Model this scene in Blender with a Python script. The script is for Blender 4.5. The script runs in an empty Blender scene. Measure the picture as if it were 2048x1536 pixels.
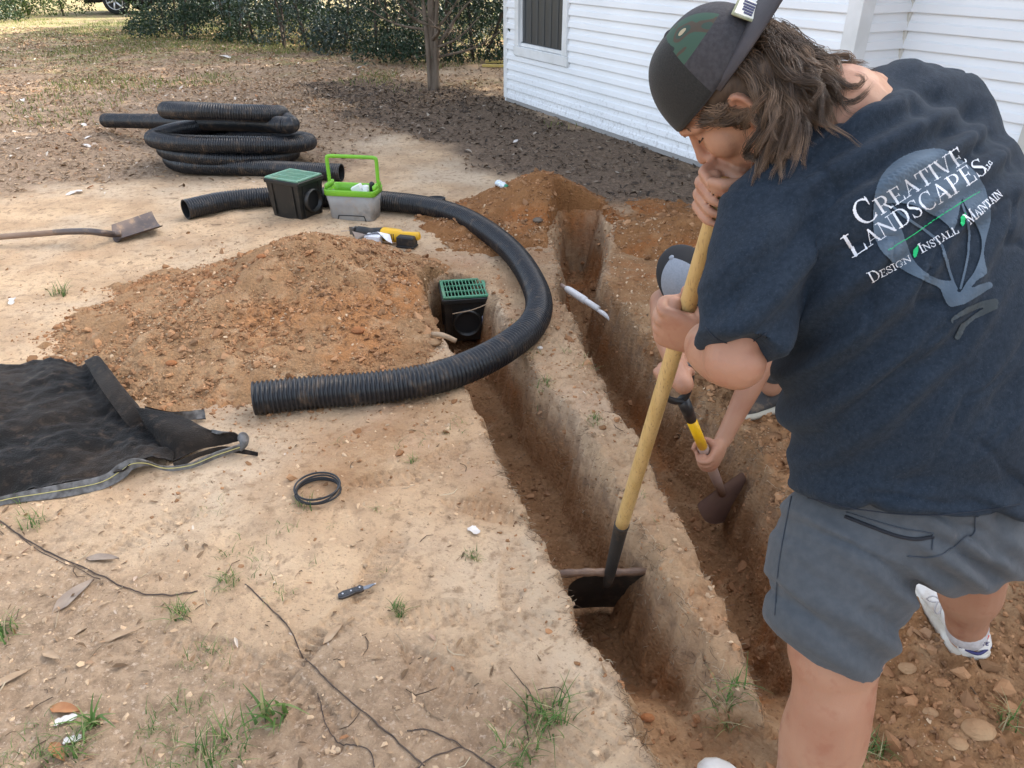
import bpy, math, random
import numpy as np
from mathutils import Vector, Matrix, Quaternion
from mathutils.bvhtree import BVHTree
R = math.radians
rng = np.random.default_rng(7); random.seed(7)
S = bpy.context.scene; COL = S.collection

# ---------------------------------------------------------------- camera
CH, TH, FP = 1.6, R(30.1), 1500.0
cam_d = bpy.data.cameras.new('camera'); cam = bpy.data.objects.new('camera', cam_d); COL.objects.link(cam)
cam.location = (0, 0, CH); cam.rotation_euler = (R(90) - TH, 0, 0)
cam_d.sensor_width = 36; cam_d.lens = 36 * FP / 2048; cam_d.clip_end = 500; cam_d.clip_start = 0.05
S.camera = cam
# ---------------------------------------------------------------- light
SUN_EL, SUN_AZ = R(33), R(62)
w = bpy.data.worlds.new('World'); S.world = w; w.use_nodes = True
nt = w.node_tree; bg = nt.nodes['Background']
sky = nt.nodes.new('ShaderNodeTexSky'); sky.sky_type = 'NISHITA'; sky.sun_disc = False
sky.sun_elevation = SUN_EL; sky.sun_rotation = SUN_AZ; sky.dust_density = 4.0; sky.air_density = 1.0; sky.ozone_density = 0.6
hs = nt.nodes.new('ShaderNodeHueSaturation'); hs.inputs['Saturation'].default_value = 0.55
nt.links.new(sky.outputs[0], hs.inputs['Color']); nt.links.new(hs.outputs[0], bg.inputs['Color'])
bg.inputs['Strength'].default_value = 0.15
sd = bpy.data.lights.new('sun', 'SUN'); sun = bpy.data.objects.new('sun', sd); COL.objects.link(sun)
sd.energy = 3.2; sd.angle = R(0.5); sd.color = (1.0, 0.92, 0.80)
SD = Vector((math.cos(SUN_EL)*math.sin(SUN_AZ), math.cos(SUN_EL)*math.cos(SUN_AZ), math.sin(SUN_EL)))
sun.rotation_euler = SD.to_track_quat('Z', 'Y').to_euler()
S.view_settings.view_transform = 'Standard'; S.view_settings.look = 'None'; S.view_settings.gamma = 1
S.view_settings.exposure = 2.12
S.cycles.max_bounces = 6; S.cycles.diffuse_bounces = 3; S.cycles.glossy_bounces = 2

# ---------------------------------------------------------------- helpers
CT, ST = math.cos(TH), math.sin(TH)
def V(*a): return np.array(a, float)
def W(px, py, z):                       # a photo point at depth z (along the lens axis) -> world
    X = (px-1024)/FP*z; Y = (py-768)/FP*z
    return V(X, z*CT - Y*ST, CH - z*ST - Y*CT)
def G(px, py, h=0.0):                   # a photo point lying at height h -> world
    v = (py-768)/FP; z = (CH-h)/(v*CT+ST); return W(px, py, z)
def D(x, y, z):                         # camera-frame direction (right, down, deeper) -> world
    return V(x, z*CT - y*ST, -z*ST - y*CT)
def nrm(a): a = np.asarray(a, float); return a/(np.linalg.norm(a)+1e-12)

TAB = rng.random((8, 256, 256))
def vn(x, y, s=0):
    x = np.asarray(x, float)+37.3*s+500; y = np.asarray(y, float)+91.7*s+500
    xi = np.floor(x).astype(int); yi = np.floor(y).astype(int); fx = x-xi; fy = y-yi
    fx = fx*fx*fx*(fx*(fx*6-15)+10); fy = fy*fy*fy*(fy*(fy*6-15)+10)
    T = TAB[s % 8]; a = xi & 255; b = yi & 255; a1 = (xi+1) & 255; b1 = (yi+1) & 255
    return (T[a, b]*(1-fx)+T[a1, b]*fx)*(1-fy)+(T[a, b1]*(1-fx)+T[a1, b1]*fx)*fy
def fbm(x, y, o=4, s=0, g=.5):
    r = 0; A = 1; t = 0
    for i in range(o):
        r = r+A*(vn(x*2**i+i*11.3, y*2**i-i*7.1, s+i)-.5); t += A; A *= g
    return r/t*2
def vn3(P, f, s=0):                     # cheap 3-d noise
    x, y, z = P[:, 0]*f, P[:, 1]*f, P[:, 2]*f
    return (fbm(x+.3*z, y-.4*z, 3, s)+fbm(y+.35*x, z-.3*x, 3, s+2)+fbm(z+.4*y, x-.3*y, 3, s+4))/3
def sstep(t): t = np.clip(t, 0, 1); return t*t*(3-2*t)
def sdpoly(x, y, poly):                 # signed distance, + inside
    poly = np.asarray(poly)[:, :2]; n = len(poly)
    shp = x.shape; x = x.ravel(); y = y.ravel()
    out = np.full(x.shape, -9.0); lo = poly.min(0)-.8; hi = poly.max(0)+.8
    m = (x > lo[0]) & (x < hi[0]) & (y > lo[1]) & (y < hi[1]); xs = x[m]; ys = y[m]
    d = np.full(xs.shape, 1e9); ins = np.zeros(xs.shape, bool)
    for i in range(n):
        a = poly[i]; b = poly[(i+1) % n]; e = b-a
        t = np.clip(((xs-a[0])*e[0]+(ys-a[1])*e[1])/(e@e+1e-12), 0, 1)
        d = np.minimum(d, (xs-a[0]-t*e[0])**2+(ys-a[1]-t*e[1])**2)
        c = (a[1] > ys) != (b[1] > ys)
        if abs(e[1]) > 1e-12: ins ^= c & (xs < e[0]*(ys-a[1])/e[1]+a[0])
    d = np.sqrt(d); out[m] = np.where(ins, d, -d); return out.reshape(shp)

def tag(o, label=None, cat=None, group=None, kind=None):
    if label: o['label'] = label
    if cat: o['category'] = cat
    if group: o['group'] = group
    if kind: o['kind'] = kind
    return o
def empty(name, loc, label, cat, group=None):
    o = bpy.data.objects.new(name, None); COL.objects.link(o); o.location = tuple(loc); o.empty_display_size = .1
    return tag(o, label, cat, group)
def wloc(p):
    l = Vector((0, 0, 0))
    while p is not None: l = l+p.location; p = p.parent
    return np.array(l)
def obj(name, Vs, Fs, mats, parent=None, smooth=True, midx=None, base=None, attrs=None):
    Vs = np.asarray(Vs, float); off = wloc(parent) if parent is not None else (np.zeros(3) if base is None else np.asarray(base, float))
    me = bpy.data.meshes.new(name)
    if isinstance(Fs, np.ndarray):
        Vl = (Vs-off).astype(np.float32); k = Fs.shape[1]; n = len(Fs)
        me.vertices.add(len(Vl)); me.vertices.foreach_set('co', Vl.ravel())
        me.loops.add(n*k); me.loops.foreach_set('vertex_index', Fs.ravel().astype(np.int32))
        me.polygons.add(n); me.polygons.foreach_set('loop_start', np.arange(0, n*k, k, dtype=np.int32))
        me.update(calc_edges=True)
    else:
        me.from_pydata((Vs-off).tolist(), [], [list(f) for f in Fs]); me.update()
    me.validate()
    if not isinstance(mats, (list, tuple)): mats = [mats]
    for m in mats: me.materials.append(m)
    me.polygons.foreach_set('use_smooth', np.full(len(me.polygons), bool(smooth)))
    if midx is not None: me.polygons.foreach_set('material_index', np.asarray(midx, np.int32))
    if attrs:
        for an, (dom, arr) in attrs.items():
            arr = np.asarray(arr, np.float32)
            if arr.ndim == 2:
                at = me.attributes.new(an, 'FLOAT_COLOR', dom); at.data.foreach_set('color', arr.ravel())
            else:
                at = me.attributes.new(an, 'FLOAT', dom); at.data.foreach_set('value', arr)
    o = bpy.data.objects.new(name, me); COL.objects.link(o)
    if parent is not None: o.parent = parent
    else: o.location = tuple(off)
    return o
class MB:
    def __init__(s): s.v = []; s.f = []; s.m = []; s.n = 0
    def add(s, v, f, mi=0):
        v = np.asarray(v, float); s.v.append(v); s.f += [[i+s.n for i in q] for q in f]; s.m += [mi]*len(f); s.n += len(v); return s
    def box(s, c, size, ax=None, mi=0, taper=1.0, bev=0.0):
        ax = np.eye(3) if ax is None else np.asarray(ax); h = np.asarray(size)/2; v = []
        if bev <= 0:
            for sz in (-1, 1):
                k = taper if sz < 0 else 1
                for sx, sy in ((-1, -1), (1, -1), (1, 1), (-1, 1)): v.append(c+ax[0]*sx*h[0]*k+ax[1]*sy*h[1]*k+ax[2]*sz*h[2])
            return s.add(v, [(3, 2, 1, 0), (4, 5, 6, 7), (0, 1, 5, 4), (1, 2, 6, 5), (2, 3, 7, 6), (3, 0, 4, 7)], mi)
        secs = []
        for z, ins in ((-h[2], bev), (-h[2]+bev, 0), (h[2]-bev, 0), (h[2], bev)):
            k = taper+(1-taper)*(z+h[2])/(2*h[2]); ring = []
            for sx, sy in ((-1, -1), (1, -1), (1, 1), (-1, 1)):
                X = h[0]*k-ins; Y = h[1]*k-ins; b = bev
                cs = [(X-b, Y), (X, Y-b)] if sx*sy > 0 else [(X, Y-b), (X-b, Y)]
                mid = (X-b*.3, Y-b*.3); cs = [cs[0], mid, cs[1]]
                if sx > 0 and sy > 0: cs = cs[::-1]
                if sx < 0 and sy < 0: cs = cs[::-1]
                if sx < 0 and sy > 0: cs = cs[::-1]
                if sx > 0 and sy < 0: cs = cs[::-1]
                ring += [c+ax[0]*sx*p[0]+ax[1]*sy*p[1]+ax[2]*z for p in cs]
            # sort ring by angle
            a = [math.atan2(np.dot(p-c, ax[1]), np.dot(p-c, ax[0])) for p in ring]
            secs.append([ring[i] for i in np.argsort(a)])
        return s.rings(secs, True, mi)
    def rings(s, secs, cap=True, mi=0, closed=False):
        n = len(secs[0]); v = np.concatenate([np.asarray(q) for q in secs]); f = []; m = len(secs)
        for i in range(m if closed else m-1):
            a = i*n; b = ((i+1) % m)*n
            for j in range(n): f.append((a+j, a+(j+1) % n, b+(j+1) % n, b+j))
        if cap and not closed: f.append(tuple(range(n))[::-1]); f.append(tuple(range((m-1)*n, m*n)))
        return s.add(v, f, mi)
    def tube(s, P, r, seg=12, cap=True, mi=0, closed=False, ref=None, flat=1.0):
        P = np.asarray(P, float); r = np.broadcast_to(np.asarray(r, float), (len(P),))
        T = np.gradient(P, axis=0) if not closed else (np.roll(P, -1, 0)-np.roll(P, 1, 0))
        T = T/(np.linalg.norm(T, axis=1)[:, None]+1e-12); secs = []
        u = np.cross(T[0], V(0, 0, 1) if ref is None else ref)
        if np.linalg.norm(u) < 1e-3: u = np.cross(T[0], V(1, 0, 0))
        u = nrm(u); a = np.linspace(0, 2*np.pi, seg, endpoint=False)
        for i in range(len(P)):
            u = nrm(u-T[i]*(u@T[i])); w_ = np.cross(T[i], u)
            secs.append(P[i]+r[i]*(np.cos(a)[:, None]*u+flat*np.sin(a)[:, None]*w_))
        return s.rings(secs, cap, mi, closed)
    def caps(s, P, r, seg=16, mi=0):      # tube with round ends
        P = [np.asarray(p, float) for p in P]; r = list(r)
        P, r = curve(P, 6, r)
        d0 = nrm(P[0]-P[1]); d1 = nrm(P[-1]-P[-2]); A = [R(80), R(60), R(35), R(15)]
        Q = [P[0]+d0*r[0]*math.sin(a) for a in A]+list(P)+[P[-1]+d1*r[-1]*math.sin(a) for a in A[::-1]]
        rr = [r[0]*math.cos(a) for a in A]+list(r)+[r[-1]*math.cos(a) for a in A[::-1]]
        return s.tube(Q, rr, seg, True, mi)
    def ball(s, c, ax, rad, n=14, mi=0):  # ellipsoid
        ax = np.asarray(ax); secs = []; a = np.linspace(0, 2*np.pi, 2*n, endpoint=False)
        for t in np.linspace(R(-88), R(88), n):
            secs.append(c+ax[2]*rad[2]*math.sin(t)+math.cos(t)*(np.cos(a)[:, None]*ax[0]*rad[0]+np.sin(a)[:, None]*ax[1]*rad[1]))
        return s.rings(secs, True, mi)
    def V(s): return np.concatenate(s.v)
    def build(s, name, mats, parent=None, smooth=False, base=None):
        return obj(name, s.V(), s.f, mats, parent, smooth, s.m, base)
def curve(P, k=6, r=None):              # Catmull-Rom
    P = np.asarray(P, float); n = len(P)
    if n < 3:
        t = np.linspace(0, 1, k+1)[:, None]; Q = P[0]*(1-t)+P[-1]*t
        return Q if r is None else (Q, np.interp(t[:, 0], [0, 1], r))
    E = np.vstack([2*P[0]-P[1], P, 2*P[-1]-P[-2]]); out = []; ro = []
    for i in range(n-1):
        p0, p1, p2, p3 = E[i:i+4]
        for t in np.arange(k)/k:
            out.append(.5*(2*p1+(p2-p0)*t+(2*p0-5*p1+4*p2-p3)*t*t+(3*p1-p0-3*p2+p3)*t**3))
            if r is not None: ro.append(r[i]+(r[i+1]-r[i])*(t*t*(3-2*t)))
    out.append(P[-1]); out = np.array(out)
    if r is None: return out
    ro.append(r[-1]); return out, np.array(ro)
def resamp(P, step):
    P = np.asarray(P); d = np.r_[0, np.cumsum(np.linalg.norm(np.diff(P, axis=0), axis=1))]
    t = np.linspace(0, d[-1], max(2, int(d[-1]/step)+1))
    return np.stack([np.interp(t, d, P[:, k]) for k in range(P.shape[1])], 1)
def remesh(mb, vox, smooth_it=4, fac=.5):
    me = bpy.data.meshes.new('t'); v = mb.V(); me.from_pydata(v.tolist(), [], mb.f); me.update()
    o = bpy.data.objects.new('t', me); COL.objects.link(o)
    m = o.modifiers.new('r', 'REMESH'); m.mode = 'VOXEL'; m.voxel_size = vox
    if smooth_it: q = o.modifiers.new('s', 'SMOOTH'); q.iterations = smooth_it; q.factor = fac
    dg = bpy.context.evaluated_depsgraph_get(); dg.update(); ev = o.evaluated_get(dg); em = ev.to_mesh()
    nv = len(em.vertices); co = np.empty(nv*3, np.float32); em.vertices.foreach_get('co', co)
    no = np.empty(nv*3, np.float32); em.vertices.foreach_get('normal', no)
    F = np.array([list(p.vertices) if len(p.vertices) == 4 else list(p.vertices)+[p.vertices[-1]] for p in em.polygons])
    if (F[:, 2] == F[:, 3]).any(): F = [list(dict.fromkeys(q)) for q in F.tolist()]
    ev.to_mesh_clear(); bpy.data.objects.remove(o); bpy.data.meshes.remove(me)
    return co.reshape(-1, 3).astype(float), F, no.reshape(-1, 3).astype(float)

# ---------------------------------------------------------------- materials
def mat(name, col, rough=.8, col2=None, vs=8., vd=5., vlo=.35, vhi=.65, bump=0., bs=40., bd=6., metal=0., spec=.5, stretch=None, col3=None, v3s=60., coat=0., sheen=0., sub=0., rv=0., island=0., trans=0.):
    m = bpy.data.materials.new(name); m.use_nodes = True; n = m.node_tree.nodes; l = m.node_tree.links; b = n['Principled BSDF']
    b.inputs['Base Color'].default_value = (*col, 1); b.inputs['Roughness'].default_value = rough; b.inputs['Metallic'].default_value = metal
    b.inputs['Specular IOR Level'].default_value = spec; b.inputs['Coat Weight'].default_value = coat
    if sheen: b.inputs['Sheen Weight'].default_value = sheen; b.inputs['Sheen Roughness'].default_value = .5
    if sub: b.inputs['Subsurface Weight'].default_value = sub; b.inputs['Subsurface Radius'].default_value = (1, .35, .2); b.inputs['Subsurface Scale'].default_value = .008
    tc = n.new('ShaderNodeTexCoord'); src = tc.outputs['Object']
    if stretch:
        mp = n.new('ShaderNodeMapping'); mp.inputs['Scale'].default_value = stretch; l.new(src, mp.inputs[0]); src = mp.outputs[0]
    def noise(sc, de):
        t = n.new('ShaderNodeTexNoise'); t.inputs['Scale'].default_value = sc; t.inputs['Detail'].default_value = de; l.new(src, t.inputs['Vector']); return t.outputs['Fac']
    def ramp(f, a, c):
        r = n.new('ShaderNodeMapRange'); r.inputs[1].default_value = a; r.inputs[2].default_value = c; l.new(f, r.inputs[0]); return r.outputs[0]
    def mix(f, A, B):
        x = n.new('ShaderNodeMix'); x.data_type = 'RGBA'
        if isinstance(f, float): x.inputs[0].default_value = f
        else: l.new(f, x.inputs[0])
        for i, q in ((6, A), (7, B)):
            if isinstance(q, tuple): x.inputs[i].default_value = (*q, 1)
            else: l.new(q, x.inputs[i])
        return x.outputs[2]
    c = None
    if col2: c = mix(ramp(noise(vs, vd), vlo, vhi), col, col2)
    if col3: c = mix(ramp(noise(v3s, 4), .55, .75), c if c is not None else col, col3)
    if island:
        g = n.new('ShaderNodeNewGeometry'); h = n.new('ShaderNodeHueSaturation')
        r = n.new('ShaderNodeMapRange'); r.inputs[3].default_value = 1-island; r.inputs[4].default_value = 1+island; l.new(g.outputs['Random Per Island'], r.inputs[0])
        l.new(r.outputs[0], h.inputs['Value'])
        if c is not None: l.new(c, h.inputs['Color'])
        else: h.inputs['Color'].default_value = (*col, 1)
        c = h.outputs[0]
    if c is not None: l.new(c, b.inputs['Base Color'])
    if rv:
        r = n.new('ShaderNodeMapRange'); r.inputs[3].default_value = rough-rv; r.inputs[4].default_value = rough+rv; l.new(noise(vs*2, 4), r.inputs[0]); l.new(r.outputs[0], b.inputs['Roughness'])
    if bump:
        t = noise(bs, bd); B = n.new('ShaderNodeBump'); B.inputs['Strength'].default_value = 1; B.inputs['Distance'].default_value = bump; l.new(t, B.inputs['Height']); l.new(B.outputs[0], b.inputs['Normal'])
    if trans:
        tr = n.new('ShaderNodeBsdfTranslucent'); 
        if c is not None: l.new(c, tr.inputs['Color'])
        else: tr.inputs['Color'].default_value = (*col, 1)
        ms = n.new('ShaderNodeMixShader'); ms.inputs[0].default_value = trans; l.new(b.outputs[0], ms.inputs[1]); l.new(tr.outputs[0], ms.inputs[2]); l.new(ms.outputs[0], n['Material Output'].inputs[0])
    return m
SAND = (.50, .345, .215); SAND2 = (.40, .27, .165); CLAY = (.27, .125, .055); CLAY2 = (.36, .19, .09); HUM = (.10, .068, .048)
# ================================================================ GROUND
EA = [(900,548),(858,560),(852,600),(880,650),(912,700),(935,760),(975,850),(1020,930),(1060,1000),(1100,1090),(1138,1180),(1165,1265),(1235,1320),(1265,1400),(1310,1480),(1350,1545),(1400,1640),(1600,1640),(1640,1500),(1560,1430),(1440,1400),(1400,1300),(1345,1205),(1290,1115),(1250,1035),(1205,960),(1150,862),(1100,795),(1062,742),(1015,670),(985,600),(960,560)]
EB = [(1128,430),(1118,480),(1128,530),(1122,580),(1158,650),(1185,700),(1230,790),(1290,870),(1330,960),(1398,1070),(1430,1150),(1490,1260),(1532,1370),(1530,1440),(1620,1480),(1690,1400),(1620,1250),(1590,1130),(1568,1040),(1533,960),(1482,880),(1385,790),(1325,730),(1250,645),(1215,600),(1200,560),(1205,510),(1215,455),(1180,432)]
EC = [(1500,1640),(1440,1420),(1500,1200),(1560,1120),(1660,1120),(1900,1380),(1950,1640)]
EH = [(1128,425),(1112,470),(1125,530),(1190,535),(1205,470),(1190,425)]
PA, PB, PC, PH = [np.array([G(*p)[:2] for p in E_]) for E_ in (EA, EB, EC, EH)]
FOOT = [(680,1240,.9),(880,1350,-.7),(1010,1270,.5),(1100,1420,.3),(760,1130,1.2),(960,1020,-.4),(780,960,.2),(300,1060,.8),(420,1300,-.3),(560,1330,1.0),(1030,1150,1.4),(860,1230,.1),(620,1420,-.9),(1180,1490,.6),(880,920,.9)]
FW = [(G(a, b)[:2], t) for a, b, t in FOOT]
def trench(x, y):
    wob = .028*fbm(x*6, y*6, 4, 3)+.017*fbm(x*24, y*24, 3, 5)+.010*np.abs(fbm(x*13+y*5, y*13-x*5, 2, 7))+.006*fbm(x*55, y*55, 2, 1)
    dA = sdpoly(x, y, PA)+wob; dB = sdpoly(x, y, PB)+wob; dH = sdpoly(x, y, PH)+wob; dC = sdpoly(x, y, PC)+wob
    Dp = .13+.22*sstep((y-1.22)/.36); lump = .02*fbm(x*5, y*5, 3, 2)
    wl = .055+.02*fbm(x*3, y*3, 2, 6)
    prof = lambda d, w_: sstep(.5+d/w_*.5)
    zA = -(Dp+lump)*prof(dA-.012, wl*.75); zB = -(Dp+.04*sstep((y-2.2)/1.5)+lump)*prof(dB-.012, wl)
    zH = -.42*prof(dH-.02, .06); zC = -.11*sstep(dC/.35)
    inn = np.maximum(sstep(.5+dA/.03), sstep(.5+dB/.03))
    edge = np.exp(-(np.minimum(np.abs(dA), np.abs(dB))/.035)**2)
    return np.minimum(np.minimum(zA, zB), np.minimum(zH, zC)), inn, edge, np.maximum(np.maximum(dA, dB), dH)
def spray(x, y, px, py, r, p=2):         # soft blob mask centred on a photo point
    c = G(px, py); return np.exp(-(((x-c[0])**2+(y-c[1])**2)/r**2)**(p/2))
def masks(x, y):
    n1 = fbm(x*1.3, y*1.3, 4, 1); n2 = fbm(x*4, y*4, 4, 4); 
    a = G(1130, 240); hum = 0
    # dark humus between the tree and the house
    hp = np.array([G(*q)[:2] for q in ((600,165),(760,160),(1010,196),(1425,336),(1500,420),(1390,420),(1210,400),(1130,370),(1000,345),(900,300),(760,240),(640,200))])
    hum = sstep(.5+(sdpoly(x, y, hp)+.35*n1+.1*n2)/.5)
    # leafy brown earth at back left
    ll = sstep((y-(5.2-.38*(-x-2)) + 1.6*n1)/2.0)*sstep((-x-1.0+n1*1.2+.12*(y-6))/1.4)
    ll = np.maximum(ll, sstep((y-8.3+1.6*n1)/2.2)*(.35+.4*sstep(n2*2+.5)))
    ll2 = sstep((1.85-y-.55*(x+.7)+.5*n1)/.6)*.8*sstep((.25-x+.4*n1)/.4)    # trampled litter at front left
    clay = .55*spray(x, y, 1330, 470, .75)+.55*spray(x, y, 1010, 420, .45)+.35*spray(x, y, 960, 1010, .10)+.5*spray(x, y, 930, 530, .28)+.5*spray(x, y, 1240, 420, .5)+.6*spray(x, y, 1750, 1150, .8)+.45*spray(x, y, 800, 870, .4)+.6*spray(x, y, 350, 770, .35)+.35*spray(x, y, 160, 510, .12)+.25*spray(x, y, 700, 920, .3)+.9*spray(x, y, 1750, 700, 1.1)
    clay = np.clip(clay*(1+.9*n2)+.25*np.clip(n1-.1, 0, 1), 0, 1)
    clay = np.maximum(clay, .85*sstep((x-.95-.18*(y-1.2)+.15*n2)/.25)*(y < 5.4)*sstep((5.4-y)/.8))
    cpoly = np.array([G(*q)[:2] for q in ((1215,430),(1420,395),(1700,480),(2300,700),(2300,1700),(1520,1500),(1560,1180),(1500,1000),(1440,880),(1370,790),(1250,645),(1205,530))])
    clay = np.maximum(clay, .95*sstep(.5+(sdpoly(x, y, cpoly)+.10*n1+.06*n2)/.10))
    rpoly = np.array([G(*q)[:2] for q in ((930,430),(1120,440),(1130,580),(1300,870),(1440,1170),(1560,1430),(1440,1400),(1290,1110),(1060,740),(1000,600))])
    clay = np.maximum(clay, sstep(.5+(sdpoly(x, y, rpoly)+.03*n1)/.06)*(.42+.35*n2))
    gr = np.clip(sstep((y-11+n1*4)/4)*sstep(n2*2+.6)+.6*sstep((y-15)/3), 0, 1)*.8
    return clay, hum, np.clip(ll+ll2, 0, 1), gr
def cone(x, y, c, r, h, p=1.0):
    d = np.sqrt((x-c[0])**2+(y-c[1])**2+.004)/r; return h*(1-np.minimum(d, 2)**p)
def smax(a, b, k=.05): h = np.clip(.5+.5*(a-b)/k, 0, 1); return b*(1-h)+a*h+k*h*(1-h)
def mound1(x, y):
    n = fbm(x*3, y*3, 4, 2)
    h = cone(x, y, (-1.04, 3.66), .84, .385)
    h = smax(h, cone(x, y, (-1.35, 3.40), .88, .23)); h = smax(h, cone(x, y, (-.80, 3.28), .58, .19))
    h = smax(h, cone(x, y, (-1.75, 3.5), .62, .11)); h = smax(h, cone(x, y, (-1.1, 2.95), .5, .09)); h = h
    return h+.035*n*(1+0*x)+.012*fbm(x*14, y*14, 3, 5)
def mound2(x, y):
    h = cone(x, y, (.19, 5.25), .62, .30); h = smax(h, cone(x, y, (-.12, 5.0), .6, .13)); h = smax(h, cone(x, y, (.05, 4.72), .5, .07)); h = smax(h, cone(x, y, (.42, 5.0), .4, .12))
    return h+.03*fbm(x*3+5, y*3, 4, 3)+.012*fbm(x*15, y*15, 3, 5)
def mound3(x, y):
    c = G(1330, 480); h = cone(x, y, (1.15, 4.6), .62, .17); h = smax(h, cone(x, y, (1.55, 4.1), .65, .21)); h = smax(h, cone(x, y, (1.55, 3.5), .5, .17)); h = smax(h, cone(x, y, (1.75, 3.0), .55, .12))
    h = smax(h, cone(x, y, (1.05, 5.15), .45, .08))
    return h+.03*fbm(x*3+9, y*3, 4, 1)+.012*fbm(x*15, y*15, 3, 6)
def ground_z(x, y, fine=True):
    x = np.asarray(x, float); y = np.asarray(y, float)
    z, inn, edge, dd = trench(x, y)
    far = np.clip(1-(y-6)/8, .3, 1)
    z = z+.012*fbm(x*1.5, y*1.5, 3, 0)*(1-inn)+.05*fbm(x*.25, y*.25, 3, 6)*sstep((y-7)/5)
    # ridge between the trenches stands a little proud and crumbly
    rid = sstep((x-.05)/.3)*sstep((1.7-x)/.3)*sstep((4.5-y)/.8)*(1-inn)
    z = z+rid*(.012+.034*fbm(x*9, y*9, 4, 2)*(.3+edge)+.020*fbm(x*24, y*24, 3, 4)+.010*np.abs(fbm(x*48, y*48, 2, 6)))
    if fine:
        z = z+(1-inn)*(.0110*fbm(x*9, y*9, 4, 3)+.0045*np.abs(fbm(x*34, y*34, 3, 1)))
        z = z+inn*(.016*fbm(x*14, y*14, 4, 6)+.010*np.maximum(fbm(x*40, y*40, 2, 2), 0))
        cl = sstep((x-.95-.18*(y-1.2))/.25)*(y < 5)
        z = z+cl*(.03*np.maximum(fbm(x*12, y*12, 3, 7), -.1)+.012*fbm(x*35, y*35, 2, 3))
    for c, t in FW:
        u = (x-c[0])*math.cos(t)+(y-c[1])*math.sin(t); v = -(x-c[0])*math.sin(t)+(y-c[1])*math.cos(t)
        q = (u/.145)**2+(v/(.045+.012*np.clip(u/.14, -1, 1)))**2; k = sstep((1.15-q)/.3)
        z = z-k*(.011+.0045*np.sin(u*230+2*np.sin(v*50)))+.0012*np.exp(-((q-1.25)/.3)**2)*vn(x*30, y*30)
    return z
def surf_z(x, y):
    tr = trench(x, y)[3]; cut = lambda a, w_: .75*sstep((tr+a)/w_)
    return np.maximum(np.maximum(ground_z(x, y), mound1(x, y)-.02-cut(.035, .07)), np.maximum(mound2(x, y), mound3(x, y))-.02-cut(.07, .09))
def gz(x, y): return float(ground_z(np.array([x]), np.array([y]), False)[0])

def axis(lo, hi, d, start, end, g=1.06, cap=1.5):
    c = np.arange(lo, hi, d); L = []; q = lo; s_ = d
    while q > start: s_ = min(s_*g, cap); q -= s_; L.append(q)
    Rr = []; q = c[-1]; s_ = d
    while q < end: s_ = min(s_*g, cap); q += s_; Rr.append(q)
    return np.array(L[::-1]+list(c)+Rr)
gx = axis(-1.3, 1.75, .0075, -60, 60, 1.035); gy = axis(.62, 3.1, .0075, -12, 110, 1.012)
X, Y = np.meshgrid(gx, gy); Z = ground_z(X, Y)
clay, hum, ll, gr = masks(X, Y); tz, inn, edge, dd = trench(X, Y)
nx, ny = len(gx), len(gy)
ii = (np.arange(ny-1)[:, None]*nx+np.arange(nx-1)[None, :]).ravel()
F = np.stack([ii, ii+1, ii+1+nx, ii+nx], 1)
zone = np.stack([clay, hum, ll, np.clip(inn, 0, 1)], -1).reshape(-1, 4)
edgea = (edge*(inn < .9)).ravel()

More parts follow.
